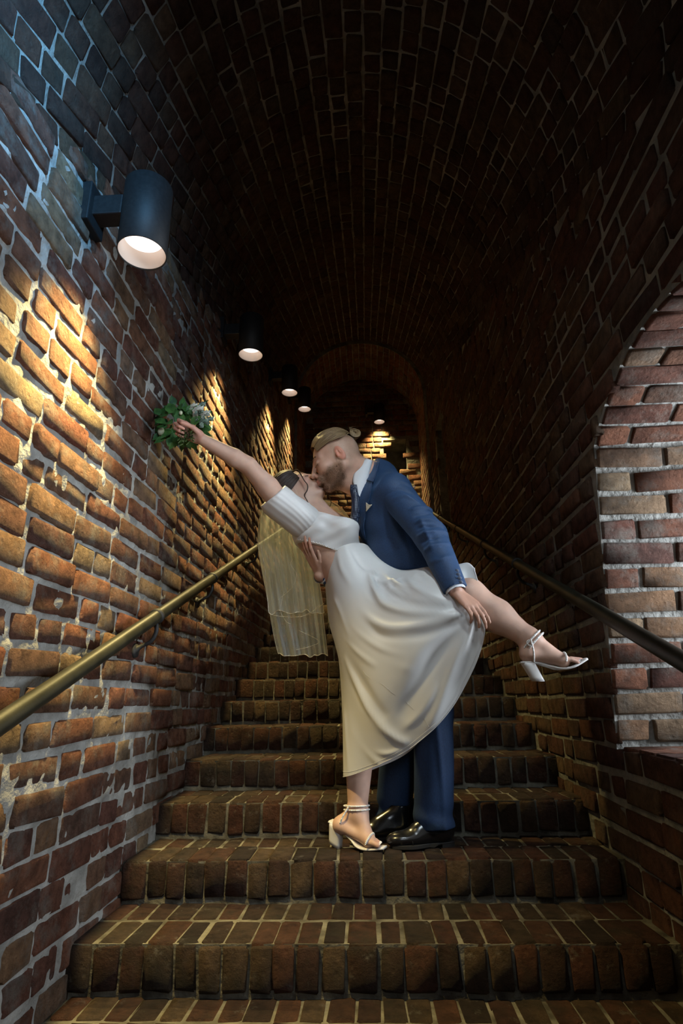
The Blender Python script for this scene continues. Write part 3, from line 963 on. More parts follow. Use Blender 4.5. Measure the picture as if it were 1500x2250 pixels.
C = blend_c(C, gs((.012-np.abs(l[:, 0]-.10))/.01)*gs((.012-np.abs(l[:, 1]+.036))/.01)*near_head*.4, (.62, .24, .17))
handm = (np.linalg.norm(V-wrN, axis=1) < .2) & (V[:, 2] < wrN[2]+.02)
C = blend_c(C, handm*.5, (.50, .25, .17))
C = blend_c(C, (np.linalg.norm(V-ftips[1][0], axis=1) < .05)*.4, (.60, .24, .16))
setcol(man, C)

# hair on top, combed back from the hairline into the bun
bunc = GT(-.108, .072, 0)
b = MB()
paths = []
for i in range(1100):
    ph = rng.uniform(-1.38, 1.38); lay = rng.uniform(0, 1)
    th0 = .60+.10*abs(ph)+rng.uniform(0, .06)+(.0 if lay < .6 else rng.uniform(0, 1.0)); th1 = 2.62
    P = []
    for j in range(11):
        f = j/10; th = th0+(th1-th0)*f
        conv = 1-f**2.6*.97
        p = cap_point(GT, th, ph*conv, off=.004+.007*lay*math.sin(math.pi*min(1, f+.12))+.003+.012*math.exp(-((f-.22)/.28)**2)*(1-abs(ph)*.55))
        P.append(p)
    paths.append(P)
strands(b, GT, paths, .0014, 3)
hair = b.obj('hair', M_BLOND, man); hair['label'] = 'blond hair combed back from the forehead'
b = MB()
n = 22; V = []; Fc = []
for i in range(n):
    for j in range(n):
        ph = -1.38+2.76*i/(n-1); th = .60+.10*abs(ph); th = th+(2.62-th)*j/(n-1); f = j/(n-1)
        V.append(cap_point(GT, th, ph*(1-f**2.6*.93), off=.0045+.012*math.exp(-((f-.22)/.28)**2)*(1-abs(ph)*.55)))
for i in range(n-1):
    for j in range(n-1): Fc.append((i*n+j, i*n+j+1, (i+1)*n+j+1, (i+1)*n+j))
b.add(V, Fc); b.obj('hair_base', M_BLOND, hair)
b = MB()
bf = GT.ax
for i in range(130):      # bun: loops wound round each other
    R = .020+rng.uniform(-.013, .004); ph0 = rng.uniform(0, 6.28); tilt = rng.uniform(-.5, .5)
    P = []
    for j in range(16):
        a = ph0+j/15*5.2
        P.append(bunc+R*(math.cos(a)*bf[0]+math.sin(a)*bf[1])+bf[2]*(.012*math.sin(a*1.0+tilt*3)+tilt*.016)+bf[1]*.012+bf[0]*-.010)
    b.add(*tube(P, .0022, 4, False))
for i in range(7):
    P = catmull([bunc+bf[1]*.02, bunc+bf[1]*(.04+rng.uniform(0, .01))+bf[0]*rng.uniform(-.012, .008), bunc+bf[1]*(.045+rng.uniform(-.01, .01))+bf[0]*rng.uniform(-.02, .02)], 8)
    b.add(*tube(P, .0006, 3, False))
b.obj('hair_bun', M_BLOND, man)['label'] = 'small blond bun at the back of his head'
b = MB()
tor = [bunc+bf[0]*.010+bf[1]*-.004+(.011*(math.cos(a)*bf[2]+math.sin(a)*nrm(bf[1]+bf[0]*.5))) for a in np.linspace(0, 6.283, 18)]
b.add(*tube(tor, .0028, 6, False)); b.obj('hair_tie', M_DARK, man)

# beard and clipped hair as short strands
def surf_strands(o_V, o_N, wgt, count, ln, mat_, name, parent, down, rad=.0007, lab=None):
    idx = nrg.choice(len(o_V), count, p=wgt/wgt.sum())
    b = MB()
    for i in idx:
        p = o_V[i]+nrg.normal(0, .0012, 3); n_ = o_N[i]; dd = nrm(n_*.55+down*.7+nrg.normal(0, .28, 3)); le = ln*nrg.uniform(.5, 1.1)
        sd = nrm(np.cross(dd, n_)+1e-6)*rad
        q = p+dd*le
        b.add([p-sd, p+sd, q, p+n_*rad], [(0, 1, 2), (1, 3, 2), (3, 0, 2)])
    o = b.obj(name, mat_, parent); o['kind'] = 'stuff'
    if lab: o['label'] = lab
    return o
me = man.data; me.update()
NV = np.zeros(len(me.vertices)*3, np.float32); me.vertices.foreach_get('normal', NV); NV = NV.reshape(-1, 3)
VV = np.zeros(len(me.vertices)*3, np.float32); me.vertices.foreach_get('co', VV); VV = VV.reshape(-1, 3)+np.array(man.location)
surf_strands(VV, NV, bd**1.5+1e-9, 9000, .0045, M_BEARD, 'beard', man, -GT.ax[1], .0005, 'short brown beard along the jaw')
cl = wsh*(~ear)*gs((.085-l[:, 1])/.03)
surf_strands(VV, NV, cl+1e-9, 3500, .0028, M_SHORTB, 'clipped_sides', man, -GT.ax[1]-GT.ax[0], .0005, 'fair clipped hair on the sides and nape')
# brow, closed eyelashes
def brow_lash(T, parent, mt, s, thick):
    b = MB()
    for i in range(60):
        f = rng.random(); c = s*(.014+.034*f); a = .0915-.016*f**1.6; h = .0175+.006*math.sin(f*2.4)+rng.uniform(-.0022, .0022)
        p = T(a+.0015, h, c); q = T(a-.001, h+.002, c+s*.007)
        b.add(*tube([p, (p+q)/2+T.ax[0]*.0008, q], [thick, thick*.9, thick*.3], 3, False))
    b.obj('eyebrow', mt, parent)
    b = MB()
    for i in range(26):
        f = i/25; c = s*(.019+.026*f); p = T(.0872-.007*f*f, -.0055-.001*math.sin(f*3.1), c); q = p+T.ax[0]*.0055*T.k-T.ax[1]*.0045*T.k+T.ax[2]*s*.002
        b.add(*tube([p, (p+q)/2-T.ax[1]*.0012, q], [.0006, .0005, .0002], 3, False))
    b.obj('eyelashes', M_DARK, parent)
for s in (-1, 1): brow_lash(GT, man, M_BEARD, s, .0007)

# jacket -------------------------------------------------------------
J = SDF((-.16, .38, 1.00), (.52, 1.14, 1.92), .0038)
J.cone(shN+np.array([.004, -.006, -.006]), shF, .074, .070, .05)
J.cone(neckb+np.array([.012, 0, -.004]), chest, .080, .135, .05)
J.cone(neckb+np.array([.012, 0, -.006]), shN+np.array([0, .02, -.005]), .078, .068, .04); J.cone(neckb+np.array([.012, 0, -.006]), shF, .078, .066, .04)
_cd = nrm(GT(-.01, -.05, 0)-neckb+np.array([0, 0, .04])); J.cut(at(818, 1026, .785), _cd, lo=(-.16, .38, 1.5), hi=(.26, 1.14, 1.92))
J.cone(chest+np.array([.008, 0, 0]), waistg, .146, .131, .05, flat=((0, 1, 0), 1.12))
J.cone(waistg, at(915, 1262, .83), .131, .137, .05, flat=((0, 1, 0), 1.05))
J.cone(shF, elF, .066, .056, .02); J.cone(elF, wrF+nrm(elF-wrF)*.03, .056, .043, .02)
# hem plane
hp = at(880, 1254, .7); J.cut(hp, (.10, 0, -1), lo=(-.16, .38, 1.0), hi=(.52, 1.14, 1.30))
A = SDF((-.10, .36, .98), (.52, .82, 1.78), .0038)
A.chain([shN, elN], [.070, .061], .015); A.cone(elN, wrN+nrm(wrN-elN)*.000, .061, .0435, .02)
# sleeve wrinkles: ridges across the sleeve near elbow and armhole
adir = nrm(elN-shN); fdir = nrm(wrN-elN)
cpl = wrN+fdir*.004; A.cut(cpl, fdir)
A.cone(cpl-fdir*.03, cpl+fdir*.03, .036, .036, .002, True)
jb = [0]
# torso wrinkles
def tor_wr(x, y, z):
    return .0012*np.sin(31*(x*.8+z)+3*np.sin(17*y+9*z))+.0010*np.sin(43*(z-.6*x)+2*np.sin(22*y))
J.disp(tor_wr)
# armhole seam crease then merge sleeve (resampled onto the same lattice by construction)
J.d0 = J.d.copy(); A.d0 = A.d.copy()
V1, Q1 = J.mesh(); V2, Q2 = A.mesh()
def vnormals(V, Q):
    n = np.cross(V[Q[:, 2]]-V[Q[:, 0]], V[Q[:, 3]]-V[Q[:, 1]]); N = np.zeros_like(V)
    for k in range(4): np.add.at(N, Q[:, k], n)
    return N/(np.linalg.norm(N, axis=1, keepdims=True)+1e-12)
def surf_pt(D, x, y, lo=.40, hi=1.05, default=.6):
    a = at(x, y, lo); b_ = at(x, y, hi)
    for i in range(260):
        p = a+(b_-a)*i/259; ix = np.round((p-D.lo)/D.h).astype(int)
        if (ix < 0).any() or (ix >= D.n).any(): continue
        if D.d[tuple(ix)] < 0: return p
    return at(x, y, default)
zc = lambda L_: [(550+a/2.727, 900+b/2.727) for a, b in L_]
SLV = [([(760,372),(810,352),(862,352)], .004, .006), ([(765,398),(850,372),(930,398)], .0045, .006), ([(770,425),(850,405),(965,430)], -.003, .006), ([(800,455),(880,432),(985,470)], .004, .007),
       ([(830,500),(900,480),(990,520)], -.003, .008), ([(850,540),(930,520),(1010,560)], .003, .008), ([(960,600),(1040,590),(1110,620)], .005, .007), ([(980,640),(1050,625),(1130,650)], -.004, .006),
       ([(985,680),(1060,665),(1150,690)], .0055, .007), ([(1000,715),(1080,700),(1165,715)], -.0045, .006), ([(1000,760),(1080,735),(1175,735)], .0055, .007), ([(1020,800),(1090,770),(1185,765)], -.004, .007),
       ([(1040,850),(1110,815),(1195,810)], .004, .008), ([(1065,930),(1130,900),(1210,880)], .003, .010), ([(1010,640),(1060,760),(1095,850)], .004, .010)]
TOR = [([(700,420),(725,560),(735,700)], .002, .010), ([(880,640),(950,760),(990,860)], -.004, .012), ([(800,880),(880,840),(980,850)], .003, .012), ([(760,800),(850,760),(950,790)], -.0025, .014), ([(940,780),(960,860),(975,930)], .004, .010)]
V2 = ridge_disp(V2, vnormals(V2, Q2), [([surf_pt(A, *q, default=.6) for q in zc(L_)], a*1.9, w_*1.1) for L_, a, w_ in SLV])
V1 = ridge_disp(V1, vnormals(V1, Q1), [([surf_pt(J, *q, default=.68) for q in zc(L_)], a, w_) for L_, a, w_ in TOR])
jacket = obj('jacket', np.concatenate([V1, V2]), np.concatenate([Q1, Q2+len(V1)]), M_SUIT, man)
# chest opening: shirt front, tie, lapels, collar on the camera side of his chest
def ribbon(P, Wd, up, thick=.003, nseg=None):
    """flat strip along P, half widths Wd, facing 'up'"""
    P = np.asarray(P, float); T_ = np.gradient(P, axis=0); V = []; Fc = []; n = len(P)
    for i in range(n):
        u = np.asarray(up[i] if hasattr(up[0], '__len__') else up, float); t = nrm(T_[i]); sd = nrm(np.cross(u, t)); nn = np.cross(t, sd)
        for a, c in ((-1, 0), (-.6, 1), (.6, 1), (1, 0), (.6, -.6), (-.6, -.6)): V.append(P[i]+sd*a*Wd[i]+nn*c*thick)
    for i in range(n-1):
        for k in range(6): Fc.append((i*6+k, i*6+(k+1) % 6, (i+1)*6+(k+1) % 6, (i+1)*6+k))
    Fc.append(tuple(range(5, -1, -1))); Fc.append(tuple((n-1)*6+k for k in range(6)))
    return np.array(V), Fc
def surf_depth(D, x, y, pad=.002, lo=.40, hi=1.05, default=.7):
    """march the sdf along the view line of a pixel and return the first surface point, lifted by pad"""
    a = at(x, y, lo); b_ = at(x, y, hi); n = 240
    for i in range(n):
        p = a+(b_-a)*i/(n-1); ix = np.round((p-D.lo)/D.h).astype(int)
        if (ix < 0).any() or (ix >= D.n).any(): continue
        if D.d[tuple(ix)] < pad: return p
    return at(x, y, default)
def patch(D, outline_rows, pad, m, name, parent, nu=14, nv=24, default=.7, thick=.003):
    """panel lying on a body: rows of (left px, right px) laid on the surface"""
    Lp = catmull([r[0] for r in outline_rows], nv); Rp = catmull([r[1] for r in outline_rows], nv)
    G = np.array([[surf_depth(D, *(Lp[j]+(Rp[j]-Lp[j])*i/(nu-1)), pad=pad, default=default) for i in range(nu)] for j in range(nv)])
    for _ in range(2):
        H = G.copy(); H[1:-1, 1:-1] = .5*G[1:-1, 1:-1]+.125*(G[:-2, 1:-1]+G[2:, 1:-1]+G[1:-1, :-2]+G[1:-1, 2:]); G = H
    V = G.reshape(-1, 3); Fc = []
    for j in range(nv-1):
        for i in range(nu-1):
            a = j*nu+i; Fc.append((a, a+nu, a+nu+1, a+1))
    o = obj(name, V, Fc, m, parent)
    sm = o.modifiers.new('thickness', 'SOLIDIFY'); sm.thickness = thick; sm.offset = 0
    return o
# lapel, its collar notch, breast pocket square and lower front edge
lap = patch(J, [((811, 1018), (827, 1022)), ((799, 1046), (820, 1050)), ((788, 1078), (812, 1090)), ((783, 1110), (803, 1130)), ((786, 1145), (799, 1158)), ((797, 1180), (803, 1186))], .009, M_SUIT, 'lapel', jacket)
patch(J, [((812, 1014), (834, 1016)), ((803, 1038), (826, 1042)), ((799, 1052), (819, 1060))], .013, M_SUIT, 'collar', jacket, 10, 12)
patch(J, [((804, 1104), (805, 1105)), ((804, 1113), (811, 1109)), ((804, 1121), (817, 1109)), ((804, 1124), (806, 1121))], .012, M_SQUARE, 'pocket_square', jacket, 6, 10, thick=.002)['label'] = 'cream pocket square in the breast pocket'
for yb_ in (1254, 1262, 1270, 1279):
    c = surf_depth(A, 1004+(yb_-1254)*.33, yb_, .001, default=.45)
    nn = nrm(CAM-c); b = MB(); b.add(*tube([c, c+nn*.004, c+nn*.0055], [.0068, .0068, .0045], 14)); o = b.obj('cuff_button', M_BUTTON, jacket)
# shirt: collar ring, front strip, both cuffs
b = MB()
cdir = nrm(GT(-.01, -.05, 0)-neckb+np.array([0, 0, .04]))
cx_, cy_ = frame_of(cdir)
cc = at(798, 1044, .785)
V = []; Fc = []; n = 36
for j, (h, r) in enumerate([(-.030, .080), (-.005, .073), (.020, .070), (.034, .070), (.036, .0675), (.020, .066), (-.01, .068)]):
    for k in range(n):
        a = 2*math.pi*k/n; V.append(cc+cdir*h+r*(math.cos(a)*cx_+math.sin(a)*cy_))
for j in range(6):
    for k in range(n): Fc.append((j*n+k, j*n+(k+1) % n, (j+1)*n+(k+1) % n, (j+1)*n+k))
shirt = obj('shirt', V, Fc, M_SHIRT, man); shirt['label'] = 'white shirt with turned-down collar and cuffs'
def flat_panel(rows, Ys, m, name, parent, nu=8, nv=16, thick=.003, bulge=.012):
    Lp = catmull([(*r[0], Y) for r, Y in zip(rows, Ys)], nv); Rp = catmull([(*r[1], Y) for r, Y in zip(rows, Ys)], nv)
    V = []
    for j in range(nv):
        for i in range(nu):
            f = i/(nu-1); p = Lp[j]+(Rp[j]-Lp[j])*f; V.append(at(p[0], p[1], p[2]-bulge*math.sin(math.pi*f)))
    Fc = [(j*nu+i, (j+1)*nu+i, (j+1)*nu+i+1, j*nu+i+1) for j in range(nv-1) for i in range(nu-1)]
    o = obj(name, V, Fc, m, parent); sm = o.modifiers.new('thickness', 'SOLIDIFY'); sm.thickness = thick; sm.offset = 0; return o
flat_panel([((805, 1008), (818, 1012)), ((782, 1030), (812, 1036)), ((775, 1052), (806, 1062)), ((777, 1066), (799, 1082)), ((783, 1084), (792, 1096))], [.715, .71, .705, .70, .70], M_SHIRT, 'collar_leaf', shirt)
flat_panel([((775, 1062), (800, 1062)), ((776, 1110), (800, 1110)), ((782, 1136), (796, 1136))], [.735, .72, .725], M_SHIRT, 'shirt_front', shirt)
flat_panel([((771, 1066), (791, 1066)), ((770, 1078), (787, 1082)), ((773, 1095), (790, 1100)), ((773, 1120), (790, 1122)), ((772, 1140), (786, 1150)), ((779, 1152), (783, 1156))], [.705, .695, .69, .69, .70, .71], M_TIE, 'tie', man, thick=.008)['label'] = 'navy tie with small white dots'
b = MB()
b.add(*tube([wrN-fdir*.03, wrN+fdir*.012], [.037, .036], 28, False)); b.add(*tube([wrN+fdir*.012, wrN-fdir*.03], [.0335, .0335], 28, False))
b.obj('cuff', M_SHIRT, shirt)
fd2 = nrm(wrF-elF)
b = MB(); b.add(*tube([wrF-fd2*.05, wrF+fd2*.004], [.036, .036], 28, False)); b.obj('cuff', M_SHIRT, shirt)

# trousers --------------------------------------------------------------
Tz = 2*RS
D = SDF((.02, .62, Tz), (.52, 1.12, 1.30), .0042)
D.cone(at(915, 1255, .83), pelv, .118, .130, .03, flat=((0, 1, 0), 1.1)); D.cone(pelv, (hipN+hipF)/2, .130, .125, .03)
kN2, kF2 = knN, knF
D.chain([hipN, kN2, anN+np.array([-.012, .0, .0])], [.098, .078, .072], .012)
D.chain([hipF, kF2, anF+np.array([.0, .0, .0])], [.098, .078, .070], .012)
D.cone(anN+np.array([-.012, 0, 0]), anN+np.array([-.014, 0, -.03]), .072, .073, .01)
D.cone(anF, anF+np.array([-.004, 0, -.03]), .070, .071, .01)
def trw(x, y, z):
    return .004*np.sin(30*x+14*y+2.0*np.sin(9*z))*np.exp(-((z-.75)/.35)**2)+.005*np.sin(70*z+24*x)*np.exp(-((z-.33)/.05)**2)-.006*np.exp(-((x-.255-.02*np.sin(4*z))/.012)**2)*(y < .86)*(z < .9)
D.disp(trw)
D.cut((.25, .80, .318), (.04, .0, -1))
V, Q = D.mesh(); obj('trousers', V, Q, M_TROU, man)

# shoes ---------------------------------------------------------------------
def dress_shoe(heel, toe, z0, hts, name='shoe'):
    d = nrm(np.array([toe[0]-heel[0], toe[1]-heel[1], 0])); s = np.cross([0, 0, 1], d); L = np.linalg.norm(np.array(toe[:2])-np.array(heel[:2]))
    Pz = lambda a, b_, h: np.array([heel[0], heel[1], z0])+d*a*L+s*b_+np.array([0, 0, h])
    D = SDF(np.minimum(Pz(-.15, 0, -.02), Pz(1.15, 0, 0))-np.array([.08, .08, .01]), np.maximum(Pz(-.15, 0, 0), Pz(1.15, 0, 0))+np.array([.08, .08, .20]), .0026)
    D.ell(Pz(.16, 0, .048), (.046, .036, .040), [d, s, np.array([0, 0, 1.])], .02)
    D.ell(Pz(.45, 0, .040), (.075, .038, .034), [d, s, np.array([0, 0, 1.])], .02)
    D.ell(Pz(.74, 0, .033), (.070, .043, .024), [d, s, np.array([0, 0, 1.])], .02)
    D.ell(Pz(.93, 0, .028), (.036, .030, .018), [d, s, np.array([0, 0, 1.])], .02)
    D.cone(Pz(.16, 0, .05), Pz(.13, 0, .125), .036, .038, .02)
    D.cone(Pz(.22, 0, .09), Pz(.55, 0, .058), .030, .026, .02)
    D.cut(Pz(0, 0, .013), (0, 0, -1)); D.cut(Pz(0, 0, .118), (0, 0, 1))
    D.cone(Pz(.13, 0, .10), Pz(.13, 0, .16), .030, .030, .002, True)
    V, Q = D.mesh(); sh = obj(name, V, Q, M_LEATHER, man)
    # sole and heel block
    outl = []
    for t_ in np.linspace(0, 2*math.pi, 44, endpoint=False):
        a = .5-.53*math.cos(t_); wd = (.036+.012*math.exp(-((a-.74)/.2)**2)-.006*math.exp(-((a-.42)/.12)**2))*abs(math.sin(t_))**.45*(1 if math.sin(t_) > 0 else -1)
        outl.append((a, wd))
    V = [Pz(a, w_, .004 if a > .32 else .012) for a, w_ in outl]+[Pz(a, w_, .017) for a, w_ in outl]; n = len(outl)
    Fc = [(k, (k+1) % n, n+(k+1) % n, n+k) for k in range(n)]+[tuple(range(n-1, -1, -1)), tuple(range(n, 2*n))]
    bevel(obj('sole', V, Fc, M_SOLE, sh, False), .0015)
    hl = [(a, w_*.97) for a, w_ in outl if a < .27]
    V = [Pz(a, w_, 0) for a, w_ in hl]+[Pz(a, w_, .013) for a, w_ in hl]; n = len(hl)
    Fc = [(k, (k+1) % n, n+(k+1) % n, n+k) for k in range(n)]+[tuple(range(n-1, -1, -1)), tuple(range(n, 2*n))]
    obj('heel', V, Fc, M_SOLE, sh, False)
    b = MB()
    for a in (.40, .47, .54):
        b.add(*tube([Pz(a, -.014, .086-(a-.4)*.17), Pz(a+.005, 0, .092-(a-.4)*.17), Pz(a, .014, .086-(a-.4)*.17)], .0018, 6))
    b.obj('laces', M_SOLE, sh)
    b = MB(); b.add(*tube([Pz(.72, w_, h) for w_, h in ((-.045, .018), (-.040, .035), (-.022, .052), (0, .0575), (.022, .052), (.040, .035), (.045, .018))], .0013, 5)); b.obj('toe_seam', M_SOLE, sh)
    return sh
zt = 2*RS+.004
pn0, pn1 = at(992, 1852, .80), at(862, 1862, .745)
dress_shoe(pn0, pn1, zt, None); 
pf0, pf1 = at(893, 1826, .945), at(806, 1830, .885)
dress_shoe((.158, .912), (-.055, .855), zt, None)

# ================================================================ the woman
bk = .95
bO = at(650, 1073, .772)
BT = HeadT(bO, (.62, -.20, .76), (-.80, .06, .60), bk)
X0 = at(675, 1048, .76)                                  # eye target
BT.O = BT.O+(X0-BT(.086, 0, 0)); BT.O[1] = .775
B = SDF((-.86, .36, Tz-.01), (.80, 1.10, 1.98), .0036)
head_sdf(B, BT, False)
nk = at(690, 1125, .775)
B.cone(BT(-.02, -.055, 0), nk, .045, .050, .02)
bshN, bshF = at(622, 1112, .665), at(715, 1135, .895)
bch, bwa, bpe = at(705, 1172, .785), at(752, 1238, .79), at(790, 1315, .80)
B.cone(bshN, bshF, .042, .042, .05); B.cone(nk, bch, .05, .095, .05)
B.cone(bch, bwa, .108, .088, .04, flat=((0, 1, 0), 1.12)); B.cone(bwa, bpe, .088, .118, .05, flat=((0, 1, 0), 1.18))
belN, bwrN = at(545, 1023, .575), at(443, 965, .475)
B.chain([bshN, (bshN*.55+belN*.45)+np.array([0, 0, .004]), belN], [.050, .043, .035], .02)
B.chain([belN, belN*.7+bwrN*.3, bwrN], [.036, .036, .023], .01)
B.chain([bshF, at(770, 1160, 1.00), at(848, 1122, 1.055)], [.045, .035, .024], .02)
hand_sdf(B, at(852, 1120, 1.055), np.array([.8, -.1, .5]), np.array([0, -1, .1]), np.array([-.4, 0, .8]), .9, [.2, .2, .25, .3], .05)
# raised leg
bkn, ban = at(1030, 1306, .495), at(1163, 1403, .455)
B.chain([at(815, 1335, .73), at(900, 1312, .625), bkn], [.080, .068, .056], .03)
mc = at(1092, 1354, .48)
B.chain([bkn, mc, ban], [.052, .0545, .0325], .025)
# raised foot (plantar flexed in the sandal)
heelR, ballR, toeR = at(1160, 1437, .455), at(1236, 1452, .435), at(1268, 1450, .43)
B.cone(ban, heelR, .034, .026, .02); B.cone(ban, ballR, .030, .019, .02, flat=((0, 1, 0), 1.15)); B.cone(heelR, ballR, .024, .017, .02, flat=((0, 1, 0), 1.4))
toesR = []
for i, dy in enumerate((.024, .010, -.002, -.013, -.023)):
    p = ballR+np.array([.004, dy, 0]); q = toeR+np.array([.015-.0055*i, dy*1.02, -.0022*i]); r0 = .0105 if i == 0 else .0082-.0004*i
    q = q if i else q+np.array([.004, 0, 0]); mid = (p+q)/2+np.array([0, 0, .004])
    B.chain([p, mid, q], [r0*1.05, r0*.95, r0*.9], .003); toesR.append((q, nrm(q-mid)))
# standing leg and foot
skn, san = at(802, 1540, .765), at(785, 1786, .775)
B.chain([at(800, 1345, .82), skn], [.098, .060], .03)
B.chain([skn, at(790, 1640, .79), san], [.055, .057, .034], .02)
heelS, ballS, toeS = at(748, 1812, .775), at(812, 1848, .73), at(834, 1853, .715)
B.cone(san, heelS, .034, .026, .02); B.cone(san, ballS, .031, .019, .022, flat=((.3, .95, 0), 1.15)); B.cone(heelS, ballS, .024, .016, .02, flat=((.3, .95, 0), 1.35))
toesS = []; sd = nrm(np.array([.36, .93, 0]))
for i, dy in enumerate((.022, .010, -.001, -.012, -.022)[::-1]):
    p = ballS+sd*dy+np.array([.002, 0, 0]); q = toeS+sd*dy+np.array([-.004*i*.5, 0, -.002]); r0 = .0100 if i == 0 else .0080-.0004*i
    mid = (p+q)/2+np.array([0, 0, .003]); B.chain([p, mid, q], [r0*1.05, r0*.95, r0*.9], .003); toesS.append((q, nrm(q-mid)))
# hand that grips the bouquet
hdv = at(398, 940, .455)-bwrN
btips, bth = hand_sdf(B, bwrN+nrm(hdv)*.004, hdv, np.array([.15, -.75, -.45]), np.array([-.1, -.45, .85]), .92,
                      [(1.05, 1.35, .9), (1.1, 1.4, .9), (1.15, 1.4, .9), (1.2, 1.4, .9)], .04, (.85, .35, .75))
V, Q = B.mesh()
woman = obj('person', V, Q, M_SKIN, None, True, (-.02, .78, 2*RS))
tag(woman, 'woman in white satin dress and veil, bent back, arm and leg raised', 'person')
l = BT.loc(V); C = np.tile(np.array([.57, .36, .275]), (len(V), 1))
nh = (np.abs(l[:, 0]) < .14) & (np.abs(l[:, 1]) < .13) & (np.abs(l[:, 2]) < .1)
lipm = gs((.0115-np.abs(l[:, 1]+.0665))/.004)*gs((.021-np.abs(l[:, 2]))/.004)*gs((l[:, 0]-.092)/.004)*nh
C = blend_c(C, lipm*.8, (.52, .14, .12))
C = blend_c(C, gs(1-np.hypot(l[:, 0]-.062, l[:, 1]+.024)/.028)*gs((np.abs(l[:, 2])-.025)/.01)*nh*.35, (.62, .24, .19))
lid = gs(1-((l[:, 1]-.002)/.012)**2)*gs(1-((np.abs(l[:, 2])-.031)/.017)**2)*gs((l[:, 0]-.07)/.01)*nh
C = blend_c(C, lid*.5, (.42, .20, .14))
hm = np.linalg.norm(V-(bwrN+hdv), axis=1) < .10
C = blend_c(C, hm*.45, (.62, .24, .18))
for p, d in toesR+toesS: C = blend_c(C, gs(1-np.linalg.norm(V-p, axis=1)/.02)*.35, (.62, .28, .22))
setcol(woman, C)
for s in (-1, 1): brow_lash(BT, woman, M_BRUN, s, .0006)
for q, d in toesR+toesS:
    b = MB(); up_ = nrm(np.array([0, 0, 1.])-d*d[2]); c = q+up_*.0062+d*.003; sx = nrm(np.cross(d, up_))
    V = [c+d*.0055*math.cos(a)+sx*.0048*math.sin(a)-up_*.0016*math.sin(a)**2-up_*.0012*abs(math.cos(a)) for a in np.linspace(0, 6.283, 12, endpoint=False)]+[c+up_*.0012]
    b.add(V, [(k, (k+1) % 12, 12) for k in range(12)]); b.obj('toenail', M_NAIL, woman)

# her hair: swept back from the face to a low knot, two curled tendrils
b = MB(); kc = BT(-.112, .015, 0); paths = []
Rb = (.094, .083, .073)
for i in range(1100):
    ph = rng.uniform(-1.95, 1.95); lay = rng.uniform(0, 1)
    th0 = .60+.07*abs(ph)+rng.uniform(0, .12)+(0 if lay < .55 else rng.uniform(0, 1.3)); th1 = 2.95
    dirn = 1 if ph > 0 else -1
    P = []
    for j in range(11):
        f = j/10; th = th0+(th1-th0)*f
        P.append(cap_point(BT, th, ph, off=.006+.006*lay*math.sin(math.pi*min(1, f+.1))+.006*math.sin(math.pi*f)))
    paths.append(P)
strands(b, BT, paths, .0019, 3)
whair = b.obj('hair', M_BRUN, woman); whair['label'] = 'dark brown hair pinned back'
n = 24; V = []; Fc = []
for i in range(n):
    for j in range(n):
        ph = -1.95+3.9*i/(n-1); f = j/(n-1); th0 = .70+.09*abs(ph); th = th0+(2.95-th0)*f
        V.append(cap_point(BT, th, ph, off=.006+.006*math.sin(math.pi*f)))
for i in range(n-1):
    for j in range(n-1): Fc.append((i*n+j, i*n+j+1, (i+1)*n+j+1, (i+1)*n+j))
obj('hair_base', V, Fc, M_BRUN, whair)
b = MB()
for i in range(60):
    R = .030+rng.uniform(-.010, .002); ph0 = rng.uniform(0, 6.28); tl = rng.uniform(-1, 1)
    P = [kc+R*(math.cos(a)*BT.ax[2]*1.2+math.sin(a)*BT.ax[1])-BT.ax[0]*(.006+.018*(1-(R/.034))+.004*math.sin(a*2+tl)) for a in np.linspace(ph0, ph0+5.4, 16)]
    b.add(*tube(P, .0030, 4, False))
b.obj('hair_knot', M_BRUN, whair)
b = MB()
ty = .70
tend = catmull([at(x, y, Y) for x, y, Y in ((643, 1036, .715), (654, 1033, .70), (661, 1044, .69), (668, 1056, .69), (675, 1066, .69), (674, 1078, .69), (668, 1088, .695), (674, 1100, .70), (679, 1112, .71))], 40)
for k in range(4): b.add(*tube(tend+nrg.normal(0, .0008, 3), [.0022-.0012*(i/39) for i in range(40)], 5))
tend = catmull([at(x, y, Y) for x, y, Y in ((716, 1082, .86), (724, 1092, .86), (727, 1104, .86), (724, 1116, .86), (727, 1126, .86))], 24)
b2 = MB(); b2.add(*tube(tend, .0018, 5)); b2.obj('tendril', M_BRUN, woman); b.obj('tendril', M_BRUN, woman)['label'] = 'loose dark curl across the cheek'

# bodice ----------------------------------------------------------------
E_ = SDF((-.42, .50, 1.18), (.26, 1.06, 1.72), .0036)
E_.cone(bshN+np.array([.02, .01, -.01]), bshF, .056, .052, .05); E_.cone(at(712, 1140, .775), bch, .060, .104, .05)
E_.cone(bch, bwa, .117, .097, .04, flat=((0, 1, 0), 1.12)); E_.cone(bwa, at(770, 1270, .79), .097, .103, .04, flat=((0, 1, 0), 1.1))
for yy, xx in ((.70, 0), (.84, .01)):
    E_.ell(at(758, 1164, yy), (.058, .060, .058), None, .05)
def bw(x, y, z): return .0016*np.sin(90*(x*.75+z)+10*y)*np.exp(-((z-1.47)/.06)**2)+.0013*np.sin(130*(z-.4*x)+8*y)
E_.disp(bw)
# neckline
pA, pB = at(678, 1121, .70), at(752, 1138, .72)
nn = nrm(np.array([.28, 0, 1.0])); E_.cut(pA+np.array([0, 0, .0]), nrm(np.array([.30, -.05, 1.0])), lo=at(672, 1180, .5)*np.array([1, 0, 0])+np.array([0, .5, 1.2]), hi=(.26, 1.06, 1.72))
